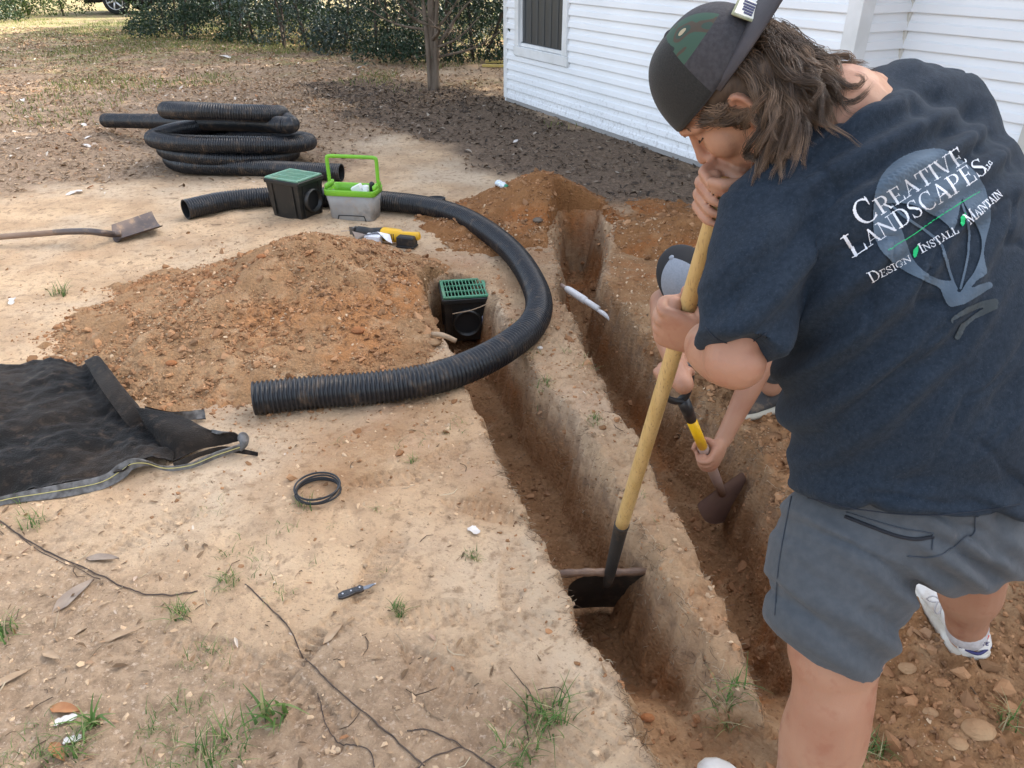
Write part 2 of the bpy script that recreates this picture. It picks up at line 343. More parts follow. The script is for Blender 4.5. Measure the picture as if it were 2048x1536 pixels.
def ground_mat(name, mound=False, tint=None):
    m = bpy.data.materials.new(name); m.use_nodes = True; n = m.node_tree.nodes; l = m.node_tree.links; b = n['Principled BSDF']
    b.inputs['Roughness'].default_value = .95; b.inputs['Specular IOR Level'].default_value = .15
    tc = n.new('ShaderNodeTexCoord'); P = tc.outputs['Object']
    def noise(sc, de, ro=.55, dist=0):
        t = n.new('ShaderNodeTexNoise'); t.inputs['Scale'].default_value = sc; t.inputs['Detail'].default_value = de; t.inputs['Roughness'].default_value = ro; t.inputs['Distortion'].default_value = dist
        l.new(P, t.inputs['Vector']); return t.outputs['Fac']
    def rmp(f, a, c, lo=0., hi=1.):
        r = n.new('ShaderNodeMapRange'); r.inputs[1].default_value = a; r.inputs[2].default_value = c; r.inputs[3].default_value = lo; r.inputs[4].default_value = hi; l.new(f, r.inputs[0]); return r.outputs[0]
    def mix(f, A, B, mode='MIX'):
        x = n.new('ShaderNodeMix'); x.data_type = 'RGBA'; x.blend_type = mode; x.clamp_factor = True
        if isinstance(f, float): x.inputs[0].default_value = f
        else: l.new(f, x.inputs[0])
        for i, q in ((6, A), (7, B)):
            if isinstance(q, tuple): x.inputs[i].default_value = (*q, 1)
            else: l.new(q, x.inputs[i])
        return x.outputs[2]
    def ma(op, a, c=None):
        x = n.new('ShaderNodeMath'); x.operation = op
        for i, q in ((0, a), (1, c)):
            if q is None: continue
            if isinstance(q, (int, float)): x.inputs[i].default_value = q
            else: l.new(q, x.inputs[i])
        return x.outputs[0]
    def A(nm):
        t = n.new('ShaderNodeAttribute'); t.attribute_name = nm; return t
    claycol = mix(rmp(noise(5, 6), .35, .65), (.29, .165, .082), (.37, .225, .118))
    claycol = mix(rmp(noise(2.2, 5), .52, .64, 0., .65), claycol, (.40, .165, .055))
    claycol = mix(rmp(noise(38, 5), .5, .72, 0., .75), claycol, (.22, .12, .06))
    claycol = mix(rmp(noise(9, 6), .55, .70, 0., .7), claycol, (.47, .32, .19))
    sand = mix(rmp(noise(3.2, 7), .38, .62), (.60, .425, .265), (.45, .305, .185))
    sand = mix(rmp(noise(1.1, 5), .46, .62, 0., .7), sand, (.57, .46, .335))
    sand = mix(rmp(noise(22, 7, .65), .53, .66, 0., .85), sand, (.29, .20, .125)); sand = mix(rmp(noise(7, 8, .7, .5), .54, .64, 0., .5), sand, (.34, .235, .15))
    sand = mix(rmp(noise(95, 4, .6), .60, .70, 0., .75), sand, (.17, .115, .075))
    humus = mix(rmp(noise(30, 8, .7), .38, .62), (.085, .060, .042), (.21, .146, .10))
    humus = mix(rmp(noise(130, 3), .60, .68, 0., .8), humus, (.34, .26, .19))
    leafy = mix(rmp(noise(24, 8, .7, .4), .42, .62), (.35, .25, .165), (.17, .115, .075))
    leafy = mix(rmp(noise(70, 5, .6), .58, .66), leafy, (.46, .36, .27))
    if mound: c = claycol if tint is None else mix(1., claycol, tint, 'MULTIPLY')
    else:
        z = A('zone'); sp = n.new('ShaderNodeSeparateColor'); l.new(z.outputs['Color'], sp.inputs[0])
        cl, hu, lf, inn_ = sp.outputs[0], sp.outputs[1], sp.outputs[2], z.outputs['Alpha']
        c = mix(lf, sand, leafy); c = mix(ma('MULTIPLY', A('green').outputs['Fac'], rmp(noise(6, 7), .4, .55)), c, (.17, .19, .065)); redclay = mix(rmp(noise(2.6, 6), .40, .60), mix(1., claycol, (.86, .72, .60), 'MULTIPLY'), claycol); c = mix(cl, c, redclay); c = mix(hu, c, humus)
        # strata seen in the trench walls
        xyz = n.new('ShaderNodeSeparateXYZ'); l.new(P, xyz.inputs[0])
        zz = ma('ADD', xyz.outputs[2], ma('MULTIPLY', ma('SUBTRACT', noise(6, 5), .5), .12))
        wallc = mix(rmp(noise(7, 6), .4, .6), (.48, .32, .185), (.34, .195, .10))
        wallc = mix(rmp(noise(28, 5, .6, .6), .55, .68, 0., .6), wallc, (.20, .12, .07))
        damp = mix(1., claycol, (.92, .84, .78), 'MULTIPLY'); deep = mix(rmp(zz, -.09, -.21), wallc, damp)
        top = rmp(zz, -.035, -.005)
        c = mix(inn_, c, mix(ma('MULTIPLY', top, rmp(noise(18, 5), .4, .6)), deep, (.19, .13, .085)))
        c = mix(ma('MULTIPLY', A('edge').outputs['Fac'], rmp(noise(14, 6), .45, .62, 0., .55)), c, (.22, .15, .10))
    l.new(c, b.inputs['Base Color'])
    h = ma('ADD', ma('MULTIPLY', noise(60, 8, .65), .009), ma('MULTIPLY', noise(260, 4, .6), .0016))
    vo = n.new('ShaderNodeTexVoronoi'); vo.inputs['Scale'].default_value = 75; l.new(P, vo.inputs['Vector'])
    if mound: h = ma('ADD', h, ma('MULTIPLY', vo.outputs['Distance'], -.006))
    else: h = ma('ADD', h, ma('MULTIPLY', ma('MULTIPLY', vo.outputs['Distance'], ma('MAXIMUM', inn_, cl)), -.006))
    B = n.new('ShaderNodeBump'); B.inputs['Strength'].default_value = 1.; B.inputs['Distance'].default_value = 1.; l.new(h, B.inputs['Height']); l.new(B.outputs[0], b.inputs['Normal'])
    return m
GM = ground_mat('bare_ground'); MM = ground_mat('dug_clay', True); MM2 = ground_mat('damp_red_clay', True, (.80, .64, .50))
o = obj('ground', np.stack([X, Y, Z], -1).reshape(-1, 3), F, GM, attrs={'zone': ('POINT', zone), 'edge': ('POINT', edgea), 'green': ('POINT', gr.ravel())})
tag(o, kind='structure')
def mound_obj(name, fn, x0, x1, y0, y1, d, label):
    xs = np.arange(x0, x1, d); ys = np.arange(y0, y1, d); X_, Y_ = np.meshgrid(xs, ys); H = fn(X_, Y_)-.02
    g0 = ground_z(X_, Y_, False); tr = trench(X_, Y_)[3]
    H = H+.02*np.maximum(fbm(X_*11, Y_*11, 3, 7), -.15)+.010*fbm(X_*32, Y_*32, 3, 2)
    H = H-.75*sstep((tr+(.07 if fn is not mound1 else .035))/(.09 if fn is not mound1 else .07)); keep = H > g0-.03
    Z_ = np.maximum(H, g0-.035); nx_ = len(xs); ny_ = len(ys)
    i = (np.arange(ny_-1)[:, None]*nx_+np.arange(nx_-1)[None, :]); k = keep[:-1, :-1] | keep[1:, 1:] | keep[1:, :-1] | keep[:-1, 1:]
    i = i[k]; F_ = np.stack([i, i+1, i+1+nx_, i+nx_], 1); used = np.unique(F_); mp = np.zeros(nx_*ny_, int); mp[used] = np.arange(len(used))
    P_ = np.stack([X_, Y_, Z_], -1).reshape(-1, 3)[used]; c = P_.mean(0); c[2] = 0
    o = obj(name, P_, mp[F_], MM if fn is mound1 else MM2, base=c); return tag(o, label, 'dirt mound', 'mounds of dug soil')
mound_obj('dirt_mound', mound1, -2.7, .1, 2.3, 4.9, .011, 'large cone of brown and orange soil left of the green grate in the pit')
mound_obj('dirt_mound', mound2, -.9, 1.0, 4.1, 6.1, .016, 'small reddish soil mound behind the crushed plastic bottle')
mound_obj('dirt_mound', mound3, .5, 2.6, 2.3, 5.8, .016, 'low spread of red soil between the house wall and the far trench')

# ---------------------------------------------------------------- loose clods, leaves, twigs
def ico():
    t = (1+5**.5)/2; v = np.array([(-1,t,0),(1,t,0),(-1,-t,0),(1,-t,0),(0,-1,t),(0,1,t),(0,-1,-t),(0,1,-t),(t,0,-1),(t,0,1),(-t,0,-1),(-t,0,1)], float)
    f = np.array([(0,11,5),(0,5,1),(0,1,7),(0,7,10),(0,10,11),(1,5,9),(5,11,4),(11,10,2),(10,7,6),(7,1,8),(3,9,4),(3,4,2),(3,2,6),(3,6,8),(3,8,9),(4,9,5),(2,4,11),(6,2,10),(8,6,7),(9,8,1)])
    return v/np.linalg.norm(v[0]), f
def rotm(n):
    q = rng.normal(size=(n, 4)); q /= np.linalg.norm(q, axis=1)[:, None]; w_, x, y, z = q.T
    return np.stack([1-2*(y*y+z*z), 2*(x*y-w_*z), 2*(x*z+w_*y), 2*(x*y+w_*z), 1-2*(x*x+z*z), 2*(y*z-w_*x), 2*(x*z-w_*y), 2*(y*z+w_*x), 1-2*(x*x+y*y)], 1).reshape(n, 3, 3)
def rotz(a):
    c, s_ = np.cos(a), np.sin(a); o_ = np.zeros_like(a); return np.stack([c, -s_, o_, s_, c, o_, o_, o_, o_+1], 1).reshape(-1, 3, 3)
def clods(P, size, name, mats, flat=.6):
    v, f = ico(); n = len(P)
    J = v[None]*(1+.9*(rng.random((n, 12, 1))-.5))*np.stack([1+.6*rng.random(n), .8+.4*rng.random(n), flat*(.6+.7*rng.random(n))], 1)[:, None, :]
    tilt = rng.normal(size=(n, 3))*.35; Rm = rotz(rng.random(n)*6.28)
    J = np.einsum('nij,nkj->nki', Rm, J); J[:, :, 2] += J[:, :, 0]*tilt[:, :1]+J[:, :, 1]*tilt[:, 1:2]
    J = J*size[:, None, None]+P[:, None, :]
    Fa = (f[None]+12*np.arange(n)[:, None, None]).reshape(-1, 3)
    return obj(name, J.reshape(-1, 3), Fa, mats, smooth=False)
px_, py_, sz_ = [], [], []
def scat(n, fx, s0, s1, pw=3.0):
    a, c = fx(n); px_.append(a); py_.append(c); sz_.append(np.minimum(s0*rng.random(len(a))**(-1/pw)*.9, s1))
def on_mound(fn, box):
    def g(n):
        a = rng.uniform(box[0], box[1], n); c = rng.uniform(box[2], box[3], n); k = fn(a, c) > rng.random(n)*.02-.012+.02
        return a[k], c[k]
    return g
scat(26000, on_mound(mound1, (-2.7, .1, 2.3, 4.6)), .0030, .018, 2.7)
scat(5000, on_mound(mound2, (-.9, 1., 4.1, 6.)), .004, .022, 2.6)
scat(8000, on_mound(mound3, (.5, 2.6, 2.3, 5.8)), .004, .022, 2.6)
def in_tr(n):
    a = rng.uniform(-.3, 1.7, n); c = rng.uniform(.7, 5.2, n); k = trench(a, c)[3] > .035; return a[k], c[k]
scat(20000, in_tr, .0022, .014, 2.6)
def rt(n):
    a = rng.uniform(.7, 2.2, n); c = rng.uniform(.6, 3.2, n); k = masks(a, c)[0] > .5; return a[k], c[k]
scat(14000, rt, .003, .020, 2.3)
def apron(n):
    a = rng.normal(-1.1, .8, n); c = rng.normal(3.2, .6, n); return a, c
def ridge(n):
    a = rng.uniform(-.1, 1.6, n); c = rng.uniform(.9, 5, n); t_ = trench(a, c)[3]; k = (t_ < .01) & (t_ > -.13) & (a > -.05+.0*c) & (rng.random(n) < .25+.75*(np.abs(t_) < .03)); return a[k], c[k]
scat(9000, ridge, .0028, .016, 2.5)
scat(3500, apron, .003, .017, 2.6)
px_, py_, sz_ = map(np.concatenate, (px_, py_, sz_)); zz_ = surf_z(px_, py_)
CL = mat('clod_soil', (.29, .145, .07), .95, (.37, .21, .11), 3, 5, bump=.002, bs=120, spec=.1, island=.35, col3=(.28, .17, .10), v3s=5)
o = clods(np.stack([px_, py_, zz_+sz_*.15], 1), sz_, 'soil_clods', CL, .75); tag(o, 'loose clods of broken clay over the mounds and trench floors', 'soil clods', kind='stuff')
# pale crumbs on the sand
n = 14000; a = rng.uniform(-2.2, 1.0, n); c = rng.uniform(.65, 5, n); k = trench(a, c)[3] < -.01; a, c = a[k], c[k]; s_ = .0015+.007*rng.random(len(a))**5
o = clods(np.stack([a, c, surf_z(a, c)], 1), s_, 'sand_crumbs', mat('crumb_soil', (.42, .29, .18), .95, (.55, .40, .26), 4, spec=.1, island=.3)); tag(o, 'small pale crumbs of dry soil on the trampled sand', 'soil crumbs', kind='stuff')

def leaves(P, ln, name, m, asp=.36, curl=.35, flatness=.35, up=0.):
    n = len(P); t = np.array([(0, 0), (.3, .5), (.3, -.5), (.68, .42), (.68, -.42), (1, 0), (.3, 0), (.68, 0)])
    f = np.array([(0, 2, 6, 6), (0, 6, 1, 1), (2, 4, 7, 6), (6, 7, 3, 1), (4, 5, 7, 7), (7, 5, 3, 3)])
    v = np.zeros((n, 8, 3)); v[:, :, 0] = t[None, :, 0]-.5; v[:, :, 1] = t[None, :, 1]*asp*(.6+.8*rng.random((n, 1)))
    v[:, :, 2] = np.abs(t[None, :, 1])*curl*(rng.random((n, 1))-.2)+.35*curl*np.cos((t[None, :, 0]-.5)*3)*rng.normal(size=(n, 1))
    ti = rng.normal(size=(n, 2))*flatness; v[:, :, 2] += v[:, :, 0]*(ti[:, :1]+up)+v[:, :, 1]*ti[:, 1:]
    v = np.einsum('nij,nkj->nki', rotz(rng.random(n)*6.28), v)*ln[:, None, None]+P[:, None, :]
    tr = np.array([(0, 2, 6), (0, 6, 1), (2, 4, 6), (4, 7, 6), (6, 7, 3), (6, 3, 1), (4, 5, 7), (7, 5, 3)])
    Fa = (tr[None]+8*np.arange(n)[:, None, None]).reshape(-1, 3); cr = np.repeat(rng.random(n), 8)
    return obj(name, v.reshape(-1, 3), Fa, m, smooth=False, attrs={'rnd': ('POINT', cr)})
def leafmat(name, stops, rough=.75, trans=.15, spec=.3):
    m = bpy.data.materials.new(name); m.use_nodes = True; n = m.node_tree.nodes; l = m.node_tree.links; b = n['Principled BSDF']; b.inputs['Roughness'].default_value = rough; b.inputs['Specular IOR Level'].default_value = spec
    a = n.new('ShaderNodeAttribute'); a.attribute_name = 'rnd'; r = n.new('ShaderNodeValToRGB'); l.new(a.outputs['Fac'], r.inputs[0])
    while len(r.color_ramp.elements) < len(stops): r.color_ramp.elements.new(.5)
    for e, (p, c) in zip(r.color_ramp.elements, stops): e.position = p; e.color = (*c, 1)
    l.new(r.outputs[0], b.inputs['Base Color']); t = n.new('ShaderNodeBsdfTranslucent'); l.new(r.outputs[0], t.inputs[0])
    x = n.new('ShaderNodeMixShader'); x.inputs[0].default_value = trans; l.new(b.outputs[0], x.inputs[1]); l.new(t.outputs[0], x.inputs[2]); l.new(x.outputs[0], n['Material Output'].inputs[0]); return m
DRY = leafmat('dry_leaf', [(0, (.11, .07, .04)), (.3, (.22, .14, .08)), (.55, (.36, .24, .14)), (.78, (.48, .35, .23)), (.90, (.34, .16, .07)), (1, (.70, .62, .52))])
DARKL = leafmat('dark_leaf', [(0, (.035, .025, .018)), (.4, (.085, .06, .042)), (.75, (.15, .105, .07)), (.93, (.24, .18, .13)), (1, (.42, .36, .29))], .7, .08)  # darker leaf tones for the litter in the humus strip
# litter: back left, tree foot, humus strip
n = 120000; a = rng.uniform(-13, 3, n); c = rng.uniform(1.0, 19, n); cl_, hu_, lf_, _ = masks(a, c); pr = np.clip(lf_*.9*(c > 4.2)+hu_*.8*(c > 4.6), 0, 1)*np.clip(.35+vn(a*1.7, c*1.7, 3), 0, 1)
k = (rng.random(n) < pr) & (trench(a, c)[3] < -.1) & (np.abs(a) < .76*c+1.2); a, c = a[k], c[k]
a = np.r_[a, rng.normal(-1.35, 1.3, 2600)]; c = np.r_[c, rng.normal(9.6, .75, 2600)]
ln = (.022+.045*rng.random(len(a))**1.6)*(1+.012*c)
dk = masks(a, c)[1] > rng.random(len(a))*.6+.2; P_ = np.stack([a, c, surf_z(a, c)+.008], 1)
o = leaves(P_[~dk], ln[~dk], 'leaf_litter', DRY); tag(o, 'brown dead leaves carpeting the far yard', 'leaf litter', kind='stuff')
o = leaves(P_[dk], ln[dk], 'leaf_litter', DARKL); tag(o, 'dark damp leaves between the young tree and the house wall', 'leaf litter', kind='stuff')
n = 5000; a = rng.uniform(-2.3, .7, n); c = rng.uniform(.7, 4.2, n); k = (trench(a, c)[3] < -.03) & (rng.random(n) < .03+.6*sstep((1.9-c-.5*(a+.7))/.6)+.1*(mound1(a, c) < 0)); a, c = a[k], c[k]
o = leaves(np.stack([a, c, surf_z(a, c)+.004], 1), .010+.030*rng.random(len(a))**3, 'leaf_litter', DRY, .28); tag(o, 'sparse small dead leaves on the foreground sand', 'leaf litter', kind='stuff')
# twigs, straw and rootlets
def sticks(P, ln, name, m, r=.0012):
    mb = []; n = len(P); an = rng.random(n)*6.28; bend = rng.normal(size=n)*.35; vv = []
    t = np.linspace(-.5, .5, 4)
    for j, s_ in enumerate(t):
        o_ = np.stack([np.cos(an)*s_-np.sin(an)*bend*(s_*s_*2), np.sin(an)*s_+np.cos(an)*bend*(s_*s_*2), .04+rng.normal(size=n)*.05], 1)*ln[:, None]+P
        for q in range(3):
            w_ = q*2.094; vv.append(o_+r*(1+ln[:, None]*6)*np.stack([-np.sin(an)*math.cos(w_), np.cos(an)*math.cos(w_), np.full(n, math.sin(w_))], 1))
    v = np.stack(vv, 1); f = []
    for j in range(3):
        for q in range(3): f.append((j*3+q, j*3+(q+1) % 3, j*3+3+(q+1) % 3, j*3+3+q))
    Fa = (np.array(f)[None]+12*np.arange(n)[:, None, None]).reshape(-1, 4)
    return obj(name, v.reshape(-1, 3), Fa, m, attrs={'rnd': ('POINT', np.repeat(rng.random(n), 12))})
TW = leafmat('twig', [(0, (.07, .045, .03)), (.4, (.18, .12, .075)), (.7, (.34, .25, .16)), (1, (.55, .46, .32))], trans=0)
n = 16000; a = rng.uniform(-9, 2, n); c = rng.uniform(.7, 12, n); c = np.where(rng.random(n) < .15, rng.uniform(.7, 2.6, n), c); cl_, hu_, lf_, _ = masks(a, c); k = (trench(a, c)[3] < -.01) & (rng.random(n) < .10+.5*lf_+.6*hu_) & (np.abs(a) < .76*c+.8); a, c = a[k], c[k]
o = sticks(np.stack([a, c, surf_z(a, c)+.003], 1), .012+.07*rng.random(len(a))**3.5, 'twigs', TW); tag(o, 'scattered dry twigs, straw and bits of bark on the soil', 'twigs', kind='stuff')
# fringe of rootlets along the ridge edges
n = 60000; a = rng.uniform(-.1, 1.5, n); c = rng.uniform(.9, 4.3, n); t_ = trench(a, c)[3]; k = (np.abs(t_+.008) < .03) & (rng.random(n) < .6); a, c = a[k], c[k]
o = sticks(np.stack([a, c, surf_z(a, c)+.004], 1), .012+.045*rng.random(len(a))**2, 'rootlets', TW, .0005); tag(o, 'fine cut roots fringing the trench edges', 'rootlets', kind='stuff')
# ================================================================ HOUSE
A0 = G(1012, 201); B0 = G(1640, 416); A0[2] = B0[2] = 0
e1 = nrm(B0-A0); j1 = V(-e1[1], e1[0], 0); L1 = np.linalg.norm(B0-A0)
if j1[0] < 0: j1 = -j1
UP = V(0, 0, 1); WH = 2.75; CR = .109
C0 = B0+j1*.46; D0 = C0+e1*1.08; D1 = D0+j1*.7; D2 = D1+e1*6.5; E0 = D2+j1*4.8; F0 = A0+j1*5.96  # the run past the last cream post is an unseen wing, added for its shade
SID = mat('white_vinyl_siding', (.84, .855, .87), .42, (.78, .80, .82), 1.4, 4, bump=.0006, bs=160, spec=.4)
# grime speckle near the bottom of the wall
def grime(m):
    n = m.node_tree.nodes; l = m.node_tree.links; b = n['Principled BSDF']; src = b.inputs['Base Color'].links[0].from_socket
    tc = n.new('ShaderNodeTexCoord'); x = n.new('ShaderNodeSeparateXYZ'); l.new(tc.outputs['Object'], x.inputs[0])
    r = n.new('ShaderNodeMapRange'); r.inputs[1].default_value = .62; r.inputs[2].default_value = .05; r.inputs[3].default_value = .0; r.inputs[4].default_value = .17; l.new(x.outputs[2], r.inputs[0])
    t = n.new('ShaderNodeTexNoise'); t.inputs['Scale'].default_value = 28; t.inputs['Detail'].default_value = 6; t.inputs['Roughness'].default_value = .75; l.new(tc.outputs['Object'], t.inputs[0])
    s_ = n.new('ShaderNodeMath'); s_.operation = 'ADD'; l.new(t.outputs[0], s_.inputs[0]); l.new(r.outputs[0], s_.inputs[1])
    q = n.new('ShaderNodeMapRange'); q.inputs[1].default_value = .66; q.inputs[2].default_value = .80; q.inputs[4].default_value = .38; l.new(s_.outputs[0], q.inputs[0])
    mx = n.new('ShaderNodeMix'); mx.data_type = 'RGBA'; l.new(q.outputs[0], mx.inputs[0]); l.new(src, mx.inputs[6]); mx.inputs[7].default_value = (.22, .19, .16, 1); l.new(mx.outputs[2], b.inputs['Base Color'])
grime(SID)
TRIM = mat('white_trim', (.78, .79, .79), .4, (.68, .69, .68), 5, 3); CREAM = mat('cream_trim', (.62, .60, .54), .45, (.55, .53, .48), 5, 3)
house = empty('house', A0, 'white vinyl-sided house standing behind the bending man', 'house')
def siding(mb, a, b_, n_, z0=.05, z1=WH):
    nc = int(math.ceil((z1-z0)/CR)); prof = []
    for i in range(nc):
        z = z0+i*CR
        for dz, o_ in ((0, .004), (-.003, .026), (.002, .0275), (.045, .0225), (.056, .0125), (.105, .004)):
            if z+dz <= z1 and z+dz >= z0-.004: prof.append((z+dz, o_))
    prof.append((z1, .006)); v = []
    for z, o_ in prof: v += [a+n_*o_+UP*z, b_+n_*o_+UP*z]
    f = [(2*i, 2*i+1, 2*i+3, 2*i+2) for i in range(len(prof)-1)]; mb.add(v, f)
nW = -j1; nJ = e1*1.0                       # outward normals: long wall faces the yard, jog faces the camera
def on_wall(px, py, off=.02):               # photo point on the long wall -> (distance along, height)
    c = V(0, 0, CH); d = nrm(W(px, py, 1)-c); t = ((A0+nW*off-c)@nW)/(d@nW); p = c+d*t; return (p-A0)@e1, p[2]
tl, hb = on_wall(1032, 110); tr_, hb2 = on_wall(1134, 134); il, ih = on_wall(1051, 80); ir, ih2 = on_wall(1123, 98)
wb = (hb+hb2)/2; ib = (ih+ih2)/2; wt = wb+1.75; it_ = wt-.1
nrow = lambda z: .05+round((z-.05)/CR)*CR
wb_ = wb
m1 = MB(); siding(m1, A0+e1*.05, A0+e1*tl, nW); siding(m1, A0+e1*tr_, B0-e1*.05, nW)
siding(m1, A0+e1*tl, A0+e1*tr_, nW, .05, wb_); siding(m1, A0+e1*tl, A0+e1*tr_, nW, wt, WH)
m1.box(A0+e1*L1/2+j1*.10+UP*(WH/2+.05), (L1-.02, .04, WH-.1), (e1, j1, UP)); m1.build('wall', SID, house)
m1 = MB(); siding(m1, B0+j1*.05, C0-j1*.02, nJ); siding(m1, C0+e1*.02, D0-e1*.06, nW); siding(m1, D0+j1*.06, D1, nJ); siding(m1, D1, D2, nW); siding(m1, D2, E0, nJ)  # ends with the unseen wing added to keep sun off the foreground
m1.build('wall', SID, house)
m1 = MB()
for a, b_ in ((E0, F0), (F0, A0)): m1.box((a+b_)/2+UP*WH/2, (np.linalg.norm(b_-a), .05, WH), (nrm(b_-a), np.cross(UP, nrm(b_-a)), UP))
m1.build('wall', SID, house)
def post(p, w_, m_, nm='corner_trim'):
    b = MB(); b.box(p+UP*(WH/2+.02), (w_, w_, WH-.04), (e1, j1, UP), bev=.004); b.build(nm, m_, house)
post(A0+j1*.02+e1*.03, .09, TRIM); post(B0+j1*.03-e1*.03, .115, TRIM); post(C0-j1*.0+e1*.0, .055, CREAM); post(D0+j1*.04-e1*.04, .15, CREAM)
b = MB(); b.box(A0+e1*L1/2+nW*.012+UP*.03, (L1-.1, .02, .05), (e1, j1, UP)); b.box(A0+e1*L1/2+j1*.05+UP*.0, (L1-.1, .02, .12), (e1, j1, UP)); b.build('starter_strip', mat('sill_strip', (.30, .29, .28), .7), house)
# window
wi = MB().box(A0+e1*(tl+tr_)/2+nW*.020+UP*(wb+.05), (tr_-tl+.05, .05, .10), (e1, j1, UP), bev=.006)
for t_ in (tl+.045, tr_-.045): wi.box(A0+e1*t_+nW*.018+UP*(wb+.10+(wt-wb-.1)/2), (.09, .05, wt-wb-.1), (e1, j1, UP), bev=.006)
wi.box(A0+e1*(tl+tr_)/2+nW*.018+UP*wt, (tr_-tl+.05, .05, .1), (e1, j1, UP), bev=.006)
wo = wi.build('window', TRIM, house)
sx0, sx1, sz0 = tl+.085, tr_-.085, wb+.10
sf = MB().box(A0+e1*(sx0+sx1)/2+nW*-.005+UP*(sz0+.02), (sx1-sx0, .03, .035), (e1, j1, UP), bev=.004)
sf.box(A0+e1*(sx0+sx1)/2+nW*-.012+UP*(sz0+.80), (sx1-sx0, .025, .035), (e1, j1, UP), bev=.004)
for t_ in (sx0+.012, sx1-.012): sf.box(A0+e1*t_+nW*-.009+UP*(sz0+.8), (.022, .028, 1.5), (e1, j1, UP))
sf.build('frame', TRIM, wo)
GL = mat('window_screen', (.036, .041, .045), .3, (.045, .050, .054), 3, spec=.5)
MB().box(A0+e1*(sx0+sx1)/2+j1*.018+UP*(sz0+.8), (sx1-sx0, .006, 1.56), (e1, j1, UP)).build('pane', GL, wo)
bl = MB()
for i in range(7):
    t_ = sx0+.05+(sx1-sx0-.1)*i/6; bl.box(A0+e1*t_+j1*.012+UP*(sz0+.8), (.05, .003, 1.5), (e1, j1, UP))
bl.build('blind', mat('screened_blind', (.050, .055, .058), .4, (.044, .049, .053), 6), wo)
# eaves and roof, carried on over the added wing
rm = mat('roof_shingle', (.12, .11, .10), .9, (.07, .065, .06), 30); ov = .45
a_, b2, c2, d2 = A0-e1*ov+nW*ov, D2+e1*ov-j1*1.16+nW*(ov), E0+e1*ov+j1*ov, F0-e1*ov+j1*ov
mid1 = A0-e1*ov+j1*2.98; mid2 = D2+e1*ov+j1*1.82
rf = MB(); H0, H1 = WH+.02, 5.9
rf.add([a_+UP*H0, b2+UP*H0, mid2+UP*H1, mid1+UP*H1, a_+UP*(H0+.12), b2+UP*(H0+.12), mid2+UP*(H1+.12), mid1+UP*(H1+.12)], [(0, 1, 2, 3), (4, 7, 6, 5), (0, 4, 5, 1), (2, 6, 7, 3), (1, 5, 6, 2), (0, 3, 7, 4)])
rf.add([d2+UP*H0, c2+UP*H0, mid2+UP*H1, mid1+UP*H1, d2+UP*(H0+.12), c2+UP*(H0+.12), mid2+UP*(H1+.12), mid1+UP*(H1+.12)], [(3, 2, 1, 0), (5, 6, 7, 4), (1, 5, 4, 0), (3, 7, 6, 2), (2, 6, 5, 1), (4, 7, 3, 0)])
rf.build('roof', rm, house)
gb = MB()
for p, q, m_ in ((A0, F0, mid1+e1*ov), (D2, E0, mid2-e1*ov)): MB().add([p+UP*WH, q+UP*WH, m_+UP*(H1-.02)], [(0, 1, 2), (2, 1, 0)]).build('gable', SID, house)
# ================================================================ VEGETATION
def bark(c1, c2): return mat('bark', c1, .95, c2, 14, 6, bump=.012, bs=30, stretch=(1, 1, .25), spec=.1)
BK = bark((.11, .085, .065), (.20, .16, .125)); BK2 = bark((.05, .042, .035), (.10, .08, .065))
def gleaf(name, c, rough=.45, trans=.3, spec=.5): 
    d = [(.0, tuple(.55*q for q in c)), (.4, c), (.8, tuple(1.25*q for q in c)), (1, (c[0]*2.1, c[1]*1.6, c[2]*1.3))]
    return leafmat(name, d, rough, trans, spec)
def foliage(name, P, ln, m, parent, asp=.45, fl=.9):
    n = len(P); t = np.array([(0, 0), (.45, .5), (.45, -.5), (1, 0)])
    v = np.zeros((n, 4, 3)); v[:, :, 0] = t[None, :, 0]-.5; v[:, :, 1] = t[None, :, 1]*asp; v[:, 1:3, 2] = .12
    Q = rotm(n); v = np.einsum('nij,nkj->nki', Q, v)*ln[:, None, None]+P[:, None, :]
    f = np.array([(0, 2, 1), (2, 3, 1)]); Fa = (f[None]+4*np.arange(n)[:, None, None]).reshape(-1, 3)
    return obj(name, v.reshape(-1, 3), Fa, m, parent, False, attrs={'rnd': ('POINT', np.repeat(np.clip(rng.normal(.4, .22, n), 0, 1), 4))})
def shrub(px, py, w_, h, dep, n, col, label, group, leaf=.05, stems=3, spec=.5, low=.0):
    c = G(px, py); c[2] = 0; t = empty('shrub', c, label, 'shrub', group); r_ = np.random.default_rng(int(abs(px*7+py)))
    nc = max(10, int(w_*h*9)); cc = np.stack([r_.uniform(-w_/2, w_/2, nc), r_.uniform(-dep/2, dep/2, nc), low+(h-low)*r_.random(nc)**1.5], 1)
    sc = np.clip(1-((cc[:, 0]/(w_/2))**2)*.4, .3, 1); cc[:, 2] *= sc
    k = r_.integers(0, nc, n); g = r_.normal(size=(n, 3)); g /= np.linalg.norm(g, axis=1)[:, None]
    P = cc[k]+g*(.30*(.6+.5*r_.random((n, 1))))*np.array([1, 1, .75]); P = P[P[:, 2] > .03]
    foliage('foliage', P+c, leaf*(.6+.8*r_.random(len(P))), col, t)
    for i in range(stems):
        mb = MB()
        p = c+V(r_.uniform(-w_*.35, w_*.35), r_.uniform(-dep*.2, dep*.2), -.05); q = p+V(r_.normal()*.25, r_.normal()*.15, h*.8)
        mb.tube(curve([p, (p+q)/2+V(r_.normal()*.08, 0, 0), q], 4), np.linspace(.03, .010, 9), 7); mb.build('stem', BK2, t, True)
    return t
